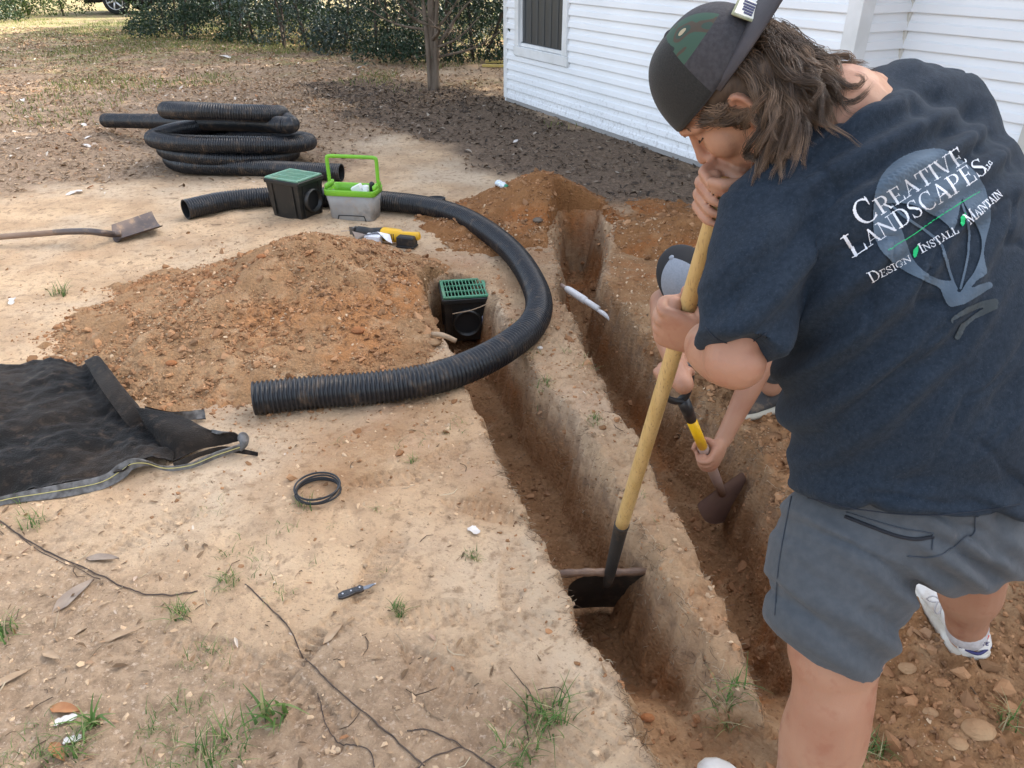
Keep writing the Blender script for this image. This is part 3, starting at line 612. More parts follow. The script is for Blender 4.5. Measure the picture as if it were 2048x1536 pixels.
DG = gleaf('dark_glossy_leaf', (.013, .034, .015), .5, .08, .35); MG = gleaf('mid_green_leaf', (.024, .050, .016), .45, .2); YG = gleaf('sunlit_leaf', (.055, .085, .018), .5, .4); SG = gleaf('silver_leaf', (.020, .044, .028), .38, .08, .7)
gname = 'hedge of dark shrubs across the back of the yard'
for px, py, w_, h, dp, n, c, lb in (
    (985, 122, 2.2, 2.4, 1.6, 9000, DG, 'nearly black shrub filling the shade beside the house corner'),
    (850, 118, 2.0, 2.5, 1.5, 9000, DG, 'dark green shrub directly behind the young tree trunk'),
    (745, 106, 2.2, 2.3, 1.5, 10000, SG, 'glossy silver-flecked shrub left of the young tree'),
    (625, 100, 2.0, 2.4, 1.5, 9000, SG, 'shiny-leaved shrub in the middle of the hedge'),
    (540, 84, 1.9, 2.5, 1.4, 7000, MG, 'open shrub with sunlight showing through its base'),
    (400, 78, 1.9, 2.2, 1.4, 8000, DG, 'dense dark shrub behind the coiled pipe'),
    (335, 62, 1.6, 2.3, 1.4, 7000, MG, 'leftmost shrub of the hedge, hiding the end of the parked car'),
    (85, 30, 2.0, 2.2, 1.6, 6000, YG, 'spreading backlit shrub left of the parked car wheel'),
    (-60, 40, 2.6, 2.2, 1.6, 6000, MG, 'brown-green shrub cut by the left edge of the photo')):
    shrub(px, py, w_*1.2, h, dp, n, c, lb, gname, .06 if c in (DG, SG) else .075)
shrub(790, 40, 10.5, 3.2, 3.0, 27000, DG, 'tall black-green thicket behind the whole hedge', gname, .11, 14)
shrub(1150, 60, 5, 3.2, 2.5, 9000, DG, 'dark thicket behind the house corner', gname, .10, 6)

def crown(mb, base, h, r, n, name_mat, parent, z0, leaf=.12, rs=3):
    r_ = np.random.default_rng(rs); nc = 60
    cc = r_.normal(size=(nc, 3)); cc /= np.linalg.norm(cc, axis=1)[:, None]; cc *= (.35+.6*r_.random((nc, 1)))*np.array([r, r, (h-z0)/2]); cc[:, 2] += (h+z0)/2
    k = r_.integers(0, nc, n); g = r_.normal(size=(n, 3))*.42*np.array([1, 1, .7])
    foliage('crown', base+cc[k]+g, leaf*(.6+.8*r_.random(n)), name_mat, parent); return cc
def big_tree(px, py, h, r, z0, n, label, rs, m=None, leaf=.2, tr=.16, xy=None):
    c = G(px, py) if xy is None else V(*xy, 0); c[2] = 0; t = empty('tree', c, label, 'tree', 'tall shade trees beyond the hedge')
    r_ = np.random.default_rng(rs); mb = MB(); top = c+V(r_.normal()*.3, r_.normal()*.3, h*.75)
    mb.tube(curve([c+V(0, 0, -.1), c+V(.05, .03, h*.3), top], 6), np.linspace(tr, .05, 13), 10)
    cc = crown(mb, c, h, r, n, m or MG, t, z0, leaf, rs)
    for i in range(14):
        s_ = c+(top-c)*r_.uniform(.35, .9); q = c+cc[i]; mb.tube(curve([s_, (s_+q)/2+V(0, 0, .2), q], 4), np.linspace(.05, .012, 9), 6)
    mb.build('trunk', BK2, t, True)
big_tree(485, 70, 8.5, 2.6, 2.4, 4200, 'tall tree whose dark trunk rises out of the hedge behind the coiled pipe', 4)
big_tree(640, 20, 9, 3.2, 2.2, 4800, 'tall tree rising behind the middle of the hedge', 5, xy=(-2.2, 18.5))  # added out of view; its crown breaks up the sun on the yard
big_tree(0, 0, 9.5, 3.4, 2.2, 5600, 'tall tree rising behind the house corner', 6, xy=(2.6, 17))  # added for the gappy shade its crown throws past the house corner
big_tree(0, 0, 7.5, 2.6, 1.8, 5200, 'tall tree just beyond the back corner of the house', 10, xy=(3.0, 14.0))  # added to keep direct sun off the ground before the hedge
big_tree(0, 0, 9, 3.2, 2.2, 5600, 'tall tree beyond the far side of the house roof', 11, xy=(7.5, 15.5))  # added shade caster beyond the roof, crown never in view
big_tree(0, 0, 10, 3.4, 3.0, 1500, 'tall tree far behind the parked car', 9, xy=(-7.5, 27))  # added for shade; crown kept thin to let sun patches through
# young tree
tb = G(868, 180); tb[2] = 0
ty = empty('tree', tb, 'young bare-stemmed tree standing between the hedge and the white house', 'tree')
mb = MB(); r_ = np.random.default_rng(12)
mb.tube(curve([tb+V(0, 0, -.1), tb+V(.01, 0, .12), tb+V(0, .02, .5), tb+V(.02, 0, 1.1), tb+V(.1, .05, 2.2), tb+V(.05, 0, 3.3)], 6), np.interp(np.linspace(0, 1, 31), [0, .1, .3, 1], [.10, .075, .065, .02]), 12)
tips = []
for i in range(34):
    z = .28+.09*i*(.6 if i < 12 else 1); a = r_.uniform(0, 6.28); L = r_.uniform(.35, .9); s_ = tb+V(.01, 0, z)
    q = s_+V(math.cos(a)*L, math.sin(a)*L*.7, L*r_.uniform(.2, 1.3)); mid = (s_+q)/2+V(*(r_.normal(size=3)*.06)); mb.tube(curve([s_, mid, q], 4), np.linspace(.02 if i % 3 else .03, .004, 9), 6); tips.append(q)
    for k in range(2):
        q2 = mid+V(*(r_.normal(size=3)*.25))+V(0, 0, .15); mb.tube(curve([mid, (mid+q2)/2+V(*(r_.normal(size=3)*.03)), q2], 3), np.linspace(.007, .002, 7), 5); tips.append(q2)
for dx in (-.045, .05): mb.tube(curve([tb+V(dx*.8, -.02, 0), tb+V(dx, -.03, .4), tb+V(dx*2.2, 0, 1.2), tb+V(dx*6, 0, 2.2)], 5), np.linspace(.045, .015, 16), 8)
mb.build('trunk', BK, ty, True)
tips = np.array(tips); k = r_.integers(0, len(tips), 5200); P = tips[k]+r_.normal(size=(5200, 3))*.22; zz = P[:, 2]; keep = r_.random(5200) < np.clip((zz-.35)/1.3, .05, 1)
foliage('crown', P[keep], .05*(.6+.8*r_.random(keep.sum())), MG, ty)
crown(None, tb, 4.2, 1.5, 7000, MG, ty, 1.5, .07, 21)

# grass
def blades(P, h, name, m, lean=.6, wid=.0028, parent=None, nseg=3):
    n = len(P); a = rng.random(n)*6.28; ln = lean*(.3+rng.random(n)); vv = []
    for j in range(nseg+1):
        t = j/nseg; o_ = np.stack([np.cos(a)*ln*t*t, np.sin(a)*ln*t*t, t*(1-.35*t*ln)], 1)*h[:, None]+P
        w_ = wid*(1-t*.9)*(h/.06)**.4; s_ = np.stack([-np.sin(a)*w_, np.cos(a)*w_, 0*a], 1); vv += [o_-s_, o_+s_]
    v = np.stack(vv, 1); f = np.array([(2*j, 2*j+1, 2*j+3, 2*j+2) for j in range(nseg)])
    return obj(name, v.reshape(-1, 3), (f[None]+2*(nseg+1)*np.arange(n)[:, None, None]).reshape(-1, 4), m, parent, True, attrs={'rnd': ('POINT', np.repeat(rng.random(n), 2*(nseg+1)))})
GR = leafmat('grass_blade', [(0, (.06, .12, .03)), (.4, (.10, .19, .045)), (.7, (.16, .25, .07)), (.88, (.36, .32, .15)), (1, (.48, .40, .24))], .5, .3)
GR2 = leafmat('grass_far', [(0, (.09, .14, .03)), (.6, (.16, .20, .05)), (1, (.32, .28, .12))], .6, .4)
n = 90000; c = 8+16*rng.random(n); a = rng.uniform(-.75, .12, n)*c; pm = fbm(a*.5, c*.35, 4, 2)+.30*sstep((c-13)/3)-.05; k = (rng.random(n) < sstep(pm*3.2)*(.25+.75*sstep((c-9)/4))); a, c = a[k], c[k]
o = blades(np.stack([a, c, ground_z(a, c, False)], 1), .03+.05*rng.random(len(a)), 'grass', GR2, .8, .006, None, 2); tag(o, 'thin patchy grass across the far end of the yard', 'grass', kind='stuff')
# thin weeds sprinkled through the front sand
n = 6000; a = rng.uniform(-2.4, .5, n); c = rng.uniform(.7, 3.6, n); pm = fbm(a*3.2, c*3.2, 3, 5); k = (trench(a, c)[3] < -.03) & (rng.random(n) < sstep((pm-.12)*4)*np.clip(.12+1.1*sstep((1.9-c-.4*(a+.6))/.8), 0, 1)) & (mound1(a, c) < 0); a, c = a[k], c[k]
P = np.stack([a, c, ground_z(a, c)], 1); P = np.repeat(P, 6, 0)+rng.normal(size=(len(P)*6, 3))*np.array([.013, .013, 0]); 
o = blades(P, .012+.03*rng.random(len(P))**1.5, 'grass', GR, 1.1, .0016); tag(o, 'sparse weak grass sprouting from the trampled sand in front', 'grass', kind='stuff')
TUF = [(1100, 1440, .075, 90, .09, 'large grass clump at the bottom beside the left trench edge'),
       (545, 1425, .085, 26, .05, 'broad-bladed grass plant with bare roots at bottom left of centre'),
       (440, 1500, .07, 80, .10, 'spreading clump of grass at the bottom edge left of centre'),
       (1035, 1510, .06, 60, .08, 'low grass clump at the bottom edge nearest the trench'),
       (797, 1218, .035, 70, .03, 'small round grass tuft below the pocket knife'),
       (360, 1225, .055, 40, .04, 'upright green shoots left of the dark root'),
       (1460, 1385, .07, 60, .05, 'grass hanging from the cut end of the ridge'),
       (945, 1115, .03, 45, .035, 'flattened grass tuft between the pale chip and the trench'),
       (150, 1490, .06, 60, .07, 'grass clump in the bottom left corner'),
       (190, 1445, .075, 18, .03, 'broad green weed beside the white chip at bottom left'),
       (1745, 1475, .07, 50, .06, 'grass clump beside the standing leg of the bending man'),
       (2010, 1450, .06, 30, .04, 'grass tuft at the right edge on broken clay'),
       (5, 1270, .08, 50, .05, 'grass tuft cut by the left edge of the photo'),
       (455, 1165, .04, 50, .05, 'grass tuft at the upper end of the dark root'),
       (828, 925, .045, 18, .03, 'thin grass shoots above the pocket knife near the pipe'),
       (610, 1015, .045, 24, .05, 'grass shoots growing through the black tubing ring'),
       (1190, 850, .04, 40, .05, 'grass at the crest of the ridge below the pipe bend'),
       (1090, 770, .05, 30, .05, 'weedy tuft at the ridge edge under the pipe'),
       (120, 590, .10, 40, .06, 'pale weed left of the large dirt mound'),
       (65, 1050, .05, 40, .06, 'grass tuft just below the black fabric')]
for px, py, h, n, r_s, lb in TUF:
    p = G(px, py, 0); p[2] = surf_z(np.array([p[0]]), np.array([p[1]]))[0]; q = np.clip(rng.normal(size=(n, 3)), -1.5, 1.5)*np.array([r_s*.4, r_s*.4, 0])+p; q[:, 2] = surf_z(q[:, 0], q[:, 1])-.003
    wide = .0055 if 'broad' in lb else .0022
    o = blades(q, h*(.45+.7*rng.random(n)), 'grass_tuft', GR, 1.0, wide, None, 4); tag(o, lb, 'grass tuft', 'grass tufts on the bare ground')
# ================================================================ PARKED CAR
def car():
    w0 = G(237, 29); w0[2] = 0; c = w0+V(1.35, .85, 0); t = empty('parked_car', c, 'dark parked car with a silver alloy wheel beyond the hedge', 'car')
    PT = mat('dark_car_paint', (.012, .014, .018), .25, coat=.6); X_, Y_ = V(1, 0, 0), V(0, 1, 0)
    def prof(x): return np.interp(x, [-2.25, -2.1, -1.2, -.6, .9, 1.7, 2.2, 2.3], [.75, .95, 1.02, 1.62, 1.66, 1.55, 1.05, .8])
    secs = []
    for x in np.linspace(-2.28, 2.28, 40):
        zb = .30
        for wx in (-1.35, 1.35):
            if abs(x-wx) < .40: zb = max(zb, math.sqrt(.40**2-(x-wx)**2)+.32)
        zt = prof(x); e = min(1, (2.32-abs(x))/.3)**.5; zb2 = max(zb, .3); wd = .90*(.8+.2*e)
        secs.append([c+V(x, -wd, zb2), c+V(x, -wd, .75), c+V(x, -wd*.98, min(zt, .98)), c+V(x, -wd*.8, zt*.99), c+V(x, 0, zt+.02), c+V(x, wd*.8, zt*.99), c+V(x, wd*.98, min(zt, .98)), c+V(x, wd, .75), c+V(x, wd, zb2), c+V(x, 0, .3)])
    MB().rings(secs).build('body', PT, t, True)
    gl = mat('car_glass', (.02, .025, .03), .08)
    for sy in (-1, 1):
        for x0, x1 in ((-.75, .1), (.18, 1.0)):
            MB().add([c+V(x0, sy*.895, 1.02), c+V(x1, sy*.895, 1.02), c+V(x1, sy*.77, 1.5), c+V(x0+.12, sy*.77, 1.5)], [(0, 1, 2, 3)]).build('window', gl, t)
    rub = mat('tyre_rubber', (.02, .02, .021), .85); al = mat('alloy', (.55, .56, .57), .35, metal=.7)
    for wx in (-1.35, 1.35):
        for sy in (-1, 1):
            wc = c+V(wx, sy*.80, .35); a = np.linspace(0, 2*np.pi, 41)[:-1]; secs = []
            for yy, rr in ((-.11, .22), (-.11, .30), (-.09, .345), (.09, .345), (.11, .30), (.11, .22)): secs.append([wc+V(rr*math.cos(q), yy, rr*math.sin(q)) for q in a])
            ty_ = MB().rings(secs).build('wheel', rub, t, True); rim = MB()
            for r0, r1, yy in ((.215, .235, .10),):
                secs = [[wc+V(rr*math.cos(q), sy*y2, rr*math.sin(q)) for q in a] for rr, y2 in ((r1, .10), (r1, .118), (r0, .118), (r0, .05))]; rim.rings(secs, False)
            for k in range(6):
                q = k*math.pi/3+.3; d_ = V(math.cos(q), 0, math.sin(q)); rim.box(wc+d_*.12+V(0, sy*.105, 0), (.21, .045, .02), (d_, np.cross(d_, Y_), Y_), bev=.005)
            rim.tube([wc+V(0, sy*.08, 0), wc+V(0, sy*.125, 0)], .045, 16); rim.build('rim', al, ty_, True)
            MB().tube([wc+V(0, sy*.02, 0), wc+V(0, sy*.06, 0)], .21, 24).build('hub', mat('hub_dark', (.02, .02, .02), .6), ty_)
car()
# ================================================================ SITE OBJECTS
BP = mat('black_plastic', (.012, .013, .015), .38, (.02, .021, .024), 6, 4, spec=.5, rv=.1)
BPD = mat('black_plastic_inside', (.008, .008, .009), .6)
def dusty(m, amt=.35):                   # dry soil dust lying on upward faces
    n = m.node_tree.nodes; l = m.node_tree.links; b = n['Principled BSDF']
    t = n.new('ShaderNodeTexNoise'); t.inputs['Scale'].default_value = 14; t.inputs['Detail'].default_value = 7; t.inputs['Roughness'].default_value = .7
    tc = n.new('ShaderNodeTexCoord'); l.new(tc.outputs['Object'], t.inputs[0]); q = n.new('ShaderNodeMapRange'); q.inputs[1].default_value = .52; q.inputs[2].default_value = .72; q.inputs[4].default_value = amt; l.new(t.outputs[0], q.inputs[0])
    mx = n.new('ShaderNodeMix'); mx.data_type = 'RGBA'; l.new(q.outputs[0], mx.inputs[0])
    if b.inputs['Base Color'].links: l.new(b.inputs['Base Color'].links[0].from_socket, mx.inputs[6])
    else: mx.inputs[6].default_value = b.inputs['Base Color'].default_value
    mx.inputs[7].default_value = (.33, .22, .13, 1); l.new(mx.outputs[2], b.inputs['Base Color']); return m
PIPE = dusty(mat('corrugated_black', (.010, .012, .016), .36, spec=.5, rv=.08), .28)
def corr(path, r, per=.0178, seg=22):
    P = resamp(path, per/6); P = np.asarray(P); n = len(P); ph = (np.arange(n) % 6)
    rr = r*np.array([1, 1, .985, .90, .89, .90])[ph]; return P, rr, seg
def pipe(name, path, r, label, cat_, ends=(True, True), seg=22, base=None):
    P, rr, sg = corr(path, r, seg=seg); t = empty(name, base if base is not None else P[0]*V(1, 1, 0), label, cat_)
    m = MB(); m.tube(P, rr, sg, cap=False); m.build('pipe_wall', PIPE, t, True)
    for k, e in enumerate(ends):
        Q = P[:int(.3/.003)] if k == 0 else P[::-1][:int(.3/.003)]
        im = MB()
        if e:
            im.tube(Q, r*.86, sg, cap=False); im.tube(np.array([Q[0], Q[0]+(Q[0]-Q[1])*.01]), np.array([r, r*.86]), sg, cap=False); im.build('open_end', BPD, t, True)
        else:
            d_ = nrm(Q[0]-Q[6]); im.tube(np.array([Q[0]+d_*(r*.5*math.sin(a)) for a in (0, .4, .8, 1.2, 1.5)]), np.array([r*math.cos(a) for a in (0, .4, .8, 1.2, 1.5)]), sg); im.build('end_cap', PIPE, t, True)
    return t
fp = [(508,797),(620,785),(740,776),(860,758),(950,728),(1022,688),(1066,648),(1078,606),(1062,558),(1028,508),(978,465),(920,432),(850,412),(770,402),(690,396),(600,393),(530,394),(450,402),(371,419)]
pp = np.array([G(a, b, .070) for a, b in fp]); pipe('drain_pipe', curve(pp, 10), .0685, 'long black corrugated pipe curving over the trench and behind the tool caddy', 'pipe', base=pp[5]*V(1, 1, 0))
# coil
cx, cy = -2.42, 7.02; pts = [G(683, 345, .07), G(600, 341, .07), G(520, 336, .07)]
y0 = G(475, 335, .07)[1]
for k in range(1, 64):
    ph = k/16*2*np.pi; lp = k/16
    if lp > 3.80: break
    r_ = np.interp(lp, [0, .5, 1, 1.25, 1.5, 1.75, 2, 2.25, 2.5, 2.75, 3, 3.5, 4], [.50, .50, .52, .54, .60, .67, .67, .60, .50, .46, .45, .45, .56])
    h = np.interp(lp, [0, .5, 1, 1.25, 1.5, 2, 2.25, 2.5, 2.75, 3, 3.3, 3.6, 4], [.07, .08, .13, .15, .20, .26, .27, .37, .46, .50, .50, .46, .36])
    h -= .035*lp*(1-math.cos(ph))/2
    if .9 < lp < 1.9: h += .02*math.sin((lp-.9)*6)
    ry = .36; pts.append(V(cx+.02-r_*math.sin(ph), y0+.05+ry-(r_*.25+ry*.75)*math.cos(ph), h))
pts += [G(578, 250, .37), G(500, 246, .335), G(410, 245, .285), G(320, 243, .20), G(212, 241, .12)]
pipe('pipe_coil', curve(pts, 7), .0685, 'tall coil of black corrugated pipe stacked on the ground', 'pipe', (True, False), seg=18, base=V(cx, cy, 0))

# catch basins
GG = dusty(mat('green_grate_plastic', (.05, .21, .11), .5, (.08, .27, .16), 10), .25)
GL2 = dusty(mat('dusty_green_grate', (.17, .33, .24), .6, (.12, .27, .18), 20), .5)
BX = dusty(mat('basin_black', (.010, .011, .011), .42, rv=.08), .10)
def basin(o_, ax, ay, wx, wy, h, gm, label, grid, hole):
    """o_: centre of the foot; ax, ay unit horizontal axes"""
    t = empty('catch_basin', o_, label, 'catch basin', 'square catch basins'); T = UP
    m = MB(); th = .006; bot = .86
    for s, (a, b_, la, lb) in enumerate(((ax, ay, wx, wy), (ay, -ax, wy, wx), (-ax, -ay, wx, wy), (-ay, ax, wy, wx))):
        # wall whose outward normal is -b_... corner to corner
        n_ = -b_; P = [o_+n_*lb/2*bot-a*la/2*bot, o_+n_*lb/2*bot+a*la/2*bot, o_+n_*lb/2+a*la/2+T*h, o_+n_*lb/2-a*la/2+T*h]
        Pi = [p-n_*th for p in P]; m.add(P+Pi, [(0, 1, 2, 3), (7, 6, 5, 4), (3, 2, 6, 7), (0, 4, 5, 1)])
        for k in (-.33, .33): # stiffening ribs
            m.box(o_+n_*(lb/2*.935+.004)+a*la*k*.95+T*h*.5, (.006, .008, h*.86), (a, n_, nrm(T+n_*.03)))
    m.box(o_+T*.004, (wx*bot, wy*bot, .008), (ax, ay, UP))
    bd = m.build('body', BX, t)
    r = MB()
    for n_, a, la, lb in ((-ay, ax, wx, wy), (ay, ax, wx, wy), (ax, ay, wy, wx), (-ax, ay, wy, wx)):
        r.box(o_+n_*(lb/2+.003)+T*(h-.014), (la+.012, .012, .026), (a, n_, UP), bev=.003)
    r.build('rim', BX, t)
    # grate lattice
    g = MB(); z = o_+T*(h+.006); nx_, ny_ = grid
    for s in (-1, 1):
        g.box(z+ay*s*(wy/2-.008), (wx, .018, .012), (ax, ay, UP), bev=.002); g.box(z+ax*s*(wx/2-.008), (.018, wy-.036, .0115), (ax, ay, UP), bev=.002)
    for i in range(1, nx_): g.box(z+ax*(i/nx_-.5)*(wx-.02), (.0048 if nx_ > 6 else .006, wy-.03, .009), (ax, ay, UP))
    for i in range(1, ny_): g.box(z+ay*(i/ny_-.5)*(wy-.02), (wx-.03, .008, .0095), (ax, ay, UP))
    gr = g.build('grate', gm, t)
    # round outlet
    n_, a, lb = hole; c = o_+n_*(lb/2*.94)+T*h*.46; q = np.linspace(0, 2*np.pi, 33)[:-1]; rr = .072
    ring = MB(); secs = [[c+n_*d_+a*rad*math.cos(u)+T*rad*math.sin(u) for u in q] for d_, rad in ((.0, rr+.006), (.035, rr+.004), (.035, rr-.004), (-.06, rr-.006))]
    ring.rings(secs, False); oo = ring.build('outlet', BX, t, True)
    d = MB(); d.rings([[c+n_*.004+a*rr*math.cos(u)+T*rr*math.sin(u) for u in q], [c+n_*.003+a*.001*math.cos(u)+T*.001*math.sin(u) for u in q]], False); d.build('bore', BPD, oo)
    return t, c
nc = G(605, 444); lx = nrm(V(-.88, .47, 0)); rx = nrm(V(.47, .88, 0))
t1, _ = basin(nc+lx*.135+rx*.115, -lx, rx, .285, .245, .265, GL2, 'unused black catch basin with pale green grate standing beside the tool caddy', (22, 3), (-lx*1.0, rx, .285) if False else (rx*0-lx, rx, .285))
g0, g1, g2 = G(888.5, 598, -.02), G(977, 592, -.02), G(868, 566, -.02); ax_ = nrm((g1-g0)*V(1, 1, 0)); ay_ = V(-ax_[1], ax_[0], 0); s_ = .25
bc = (g0+g1)/2*V(1, 1, 0)+ay_*s_/2+UP*-.285
t2, hc = basin(bc, ax_, ay_, .25, .25, .26, GG, 'black catch basin with bright green grate set into the pit at the trench head', (12, 3), (-ay_, ax_, .25))
LB = MB(); LB.box(bc-ay_*.121+ax_*.085+UP*.12, (.018, .003, .055), (ax_, ay_, UP)); tg = LB.build('sticker', mat('blue_white_sticker', (.10, .16, .42), .5, (.6, .65, .8), 45, 2, .48, .55), t2)
tw = curve([G(905, 628, .0), G(950, 618, .03), G(1000, 596, .03)], 6); b = MB().tube(tw, np.linspace(.003, .002, len(tw)), 6); tag(b.build('stick', mat('dry_stick', (.36, .26, .17), .9, (.22, .15, .09), 30), None, True, base=tw[0]), 'thin bent stick leaning across the sunken catch basin', 'stick')

# tool caddy
c0 = (G(656, 440)+G(751, 445))/2; ax = nrm(G(751, 445)-G(656, 440)); ax[2] = 0; ax = nrm(ax); ay = V(-ax[1], ax[0], 0); cc = c0+ay*.095
GYP = dusty(mat('grey_bucket_plastic', (.26, .25, .24), .55, (.34, .33, .31), 6, 5, col3=(.12, .11, .10), v3s=9), .45); LIME = mat('lime_plastic', (.20, .50, .03), .38, (.16, .42, .03), 6)
cad = empty('tool_caddy', cc*V(1, 1, 0), 'grey plastic tool caddy with lime green rim and raised carry handle', 'tool caddy')
def rrect(c, a, b_, w_, d_, r, n=5):
    out = []
    for sx, sy, a0 in ((1, 1, 0), (-1, 1, 90), (-1, -1, 180), (1, -1, 270)):
        for i in range(n+1):
            q = R(a0+90*i/n); out.append(c+a*(sx*(w_/2-r)+r*math.cos(q))+b_*(sy*(d_/2-r)+r*math.sin(q)))
    return out
W_, D_ = .345, .19
m = MB(); m.rings([rrect(cc+UP*z, ax, ay, W_*k, D_*k, .03) for z, k in ((.0, .86), (.006, .89), (.10, .93), (.175, 1.0), (.175, .96), (.10, .89), (.015, .84))]); m.build('body', GYP, cad, True)
m = MB(); m.rings([rrect(cc+UP*z, ax, ay, W_*k, D_*(k+kk), .032) for z, k, kk in ((.168, 1.01, 0), (.17, 1.035, .01), (.205, 1.05, .02), (.21, 1.04, .01), (.205, .97, -.02), (.165, .955, -.03), (.10, .90, -.05))], False)
for s in (-1, 1): m.box(cc+ax*s*W_*.485+UP*.222, (.022, D_*.72, .034), (ax, ay, UP), bev=.006)
m.build('rim', LIME, cad, True)
hp = [cc+ax*s*x+UP*z+ay*.02 for s, x, z in ((-1, .172, .20), (-1, .172, .30), (-1, .172, .385), (-1, .160, .402), (-1, .10, .405), (1, .10, .405), (1, .160, .402), (1, .172, .385), (1, .172, .30), (1, .172, .20))]
MB().tube(curve(hp, 4), .0085, 10, flat=1.5).build('handle', LIME, cad, True)
m = MB(); pr = [cc-ay*(D_*.462)+ax*x+UP*z for x, z in ((-.10, .0), (-.09, .03), (-.075, .035), (.075, .035), (.09, .03), (.10, .0))]; m.tube(curve(pr, 3), .003, 6); m.build('foot_recess', BPD, cad, True)
m = MB(); m.box(cc+ax*.035-ay*.01+UP*.195, (.07, .05, .06), (nrm(ax+UP*.5), ay, nrm(UP-ax*.5)), bev=.004); tag(m.build('paper_box', mat('white_card', (.75, .75, .74), .6), None, base=cc+ax*.035), 'white carton poking up inside the grey and lime caddy', 'carton')
m = MB(); m.tube([cc+ax*.095-ay*.02+UP*z for z in (.06, .225, .228)], [.022, .022, .018], 20); tag(m.build('glue_can', mat('white_can', (.72, .73, .72), .35, (.35, .36, .36), 40, 2, .6, .64), None, True, base=cc+ax*.095), 'small white can standing in the right end of the caddy', 'can')
m = MB(); m.caps([cc+ax*.135+ay*.01+UP*.08, cc+ax*.13+ay*.01+UP*.23], [.018, .018]); tag(m.build('black_bottle', BP, None, True, base=cc+ax*.135), 'black-capped bottle behind the white can in the caddy', 'bottle')

# reciprocating saw
YE = dusty(mat('yellow_plastic', (.75, .42, .01), .4), .3); SB = dusty(mat('rubber_black', (.014, .014, .015), .6), .25)
s0 = G(707, 462, .05); s1 = G(840, 476, .055); sx = nrm(s1-s0); sy = nrm(np.cross(UP, sx)); sz = np.cross(sx, sy); Ls = np.linalg.norm(s1-s0)
saw = empty('reciprocating_saw', s0*V(1, 1, 0), 'yellow and black cordless saw lying behind the large dirt mound', 'power saw')
def sec(P, ws, hs): return [[p+sy*w_*math.cos(q)*(abs(math.cos(q))**-.25 if abs(math.cos(q)) > .05 else 1)+sz*h_*math.sin(q) for q in np.linspace(0, 2*np.pi, 21)[:-1]] for p, w_, h_ in zip(P, ws, hs)]
L = lambda t, u=0, w_=0: s0+sx*Ls*t+sz*u+sy*w_
MB().rings(sec([L(t) for t in (.05, .07, .16, .26, .34, .44)], (.018, .030, .031, .027, .034, .038), (.022, .034, .034, .030, .036, .040))).build('front_grip', SB, saw, True)
MB().rings(sec([L(.44), L(.46), L(.60), L(.70), L(.74, .004), L(.86, .012), L(.98, .010), L(1.0, .005)], (.036, .040, .041, .040, .026, .022, .026, .015), (.038, .043, .042, .040, .026, .020, .026, .015))).build('motor_body', YE, saw, True)
m = MB(); m.box(L(.02), (.012, .05, .06), (sx, sy, sz), bev=.004); m.box(L(-.005), (.05, .006, .05), (sx, sy, sz)); m.build('shoe', mat('saw_steel', (.15, .15, .15), .4, metal=.8), saw)
m = MB().box(L(.84, -.012, -.035), (.115, .07, .062), (sx, sy, sz), bev=.008); m.box(L(.84, -.045, -.035), (.12, .075, .012), (sx, sy, sz), bev=.003); m.build('battery', SB, saw)
m = MB()
for i in range(6): m.box(L(.50+.03*i, .002, -.040), (.004, .004, .04), (sx, sy, sz))
m.build('vent', SB, saw)
MB().tube(curve([L(-.04), L(-.12, -.005), L(-.2, -.01)], 3), .002, 5).build('blade', mat('blade_steel', (.3, .3, .3), .4, metal=.8), saw)
# crumpled white package
pc = G(742, 500); m = MB(); u_ = nrm(V(1, -.25, 0)); v_ = V(.25, 1, 0)
m.box(pc+V(.01, .05, .045), (.10, .06, .075), (u_, nrm(v_), nrm(UP+u_*.15)), bev=.006)
m.add([pc+V(*q) for q in ((-.10, .08, .04), (-.03, .03, .09), (.04, .05, .10), (.11, .09, .07), (.06, .12, .05), (-.05, .14, .03), (-.11, .03, .11), (.13, .03, .03), (.10, .0, .06))], [(0, 1, 5), (1, 2, 5), (2, 4, 5), (2, 3, 4), (0, 6, 1), (3, 7, 8), (3, 8, 2)])
tag(m.build('paper_package', mat('white_paper', (.76, .77, .80), .6, (.55, .57, .62), 25, 4, .5, .6, bump=.004, bs=25), None, base=pc), 'crumpled white paper package leaning on the back of the dirt mound', 'package')
# screwdriver
a = G(808, 505, .014); b_ = G(794, 518, .012); c = G(780, 531, .006); t = empty('screwdriver', c*V(1, 1, 0), 'screwdriver with black handle lying beside the white package', 'screwdriver')
d_ = nrm(b_-a); MB().tube([a, a+d_*.006, a+d_*.03, a+d_*.06, b_-d_*.012, b_], [.008, .0145, .0155, .013, .011, .006], 14).build('handle', SB, t, True)
MB().tube([b_, c], .0035, 8).build('shaft', mat('steel', (.55, .55, .56), .3, metal=1.), t, True)

# scoop shovel at left
SM = dusty(mat('worn_shovel_steel', (.085, .07, .068), .5, (.16, .12, .10), 7, 6, metal=.5), .85); WG = mat('weathered_handle', (.20, .13, .09), .8, (.30, .21, .15), 5, 5, stretch=(1, 8, 8), bump=.001, bs=60)
q = [G(236, 488, .01), G(327, 456, .045), G(305, 428, .075), G(216, 461, .05)]; t = empty('scoop_shovel', q[0]*V(1, 1, 0), 'flat scoop shovel lying on the sand at the left edge', 'shovel')
g = []; nu, nv = 14, 10
for i in range(nu+1):
    for j in range(nv+1):
        u, v = i/nu, j/nv; p = (1-u)*(1-v)*q[0]+u*(1-v)*q[1]+u*v*q[2]+(1-u)*v*q[3]; p = p+UP*(.028*(abs(2*v-1)**3)*(1-.3*u)-.02*math.sin(math.pi*v)); p = p-nrm(q[1]-q[0])*.03*(abs(2*v-1)**2)*(1-u)*-1; g.append(p)
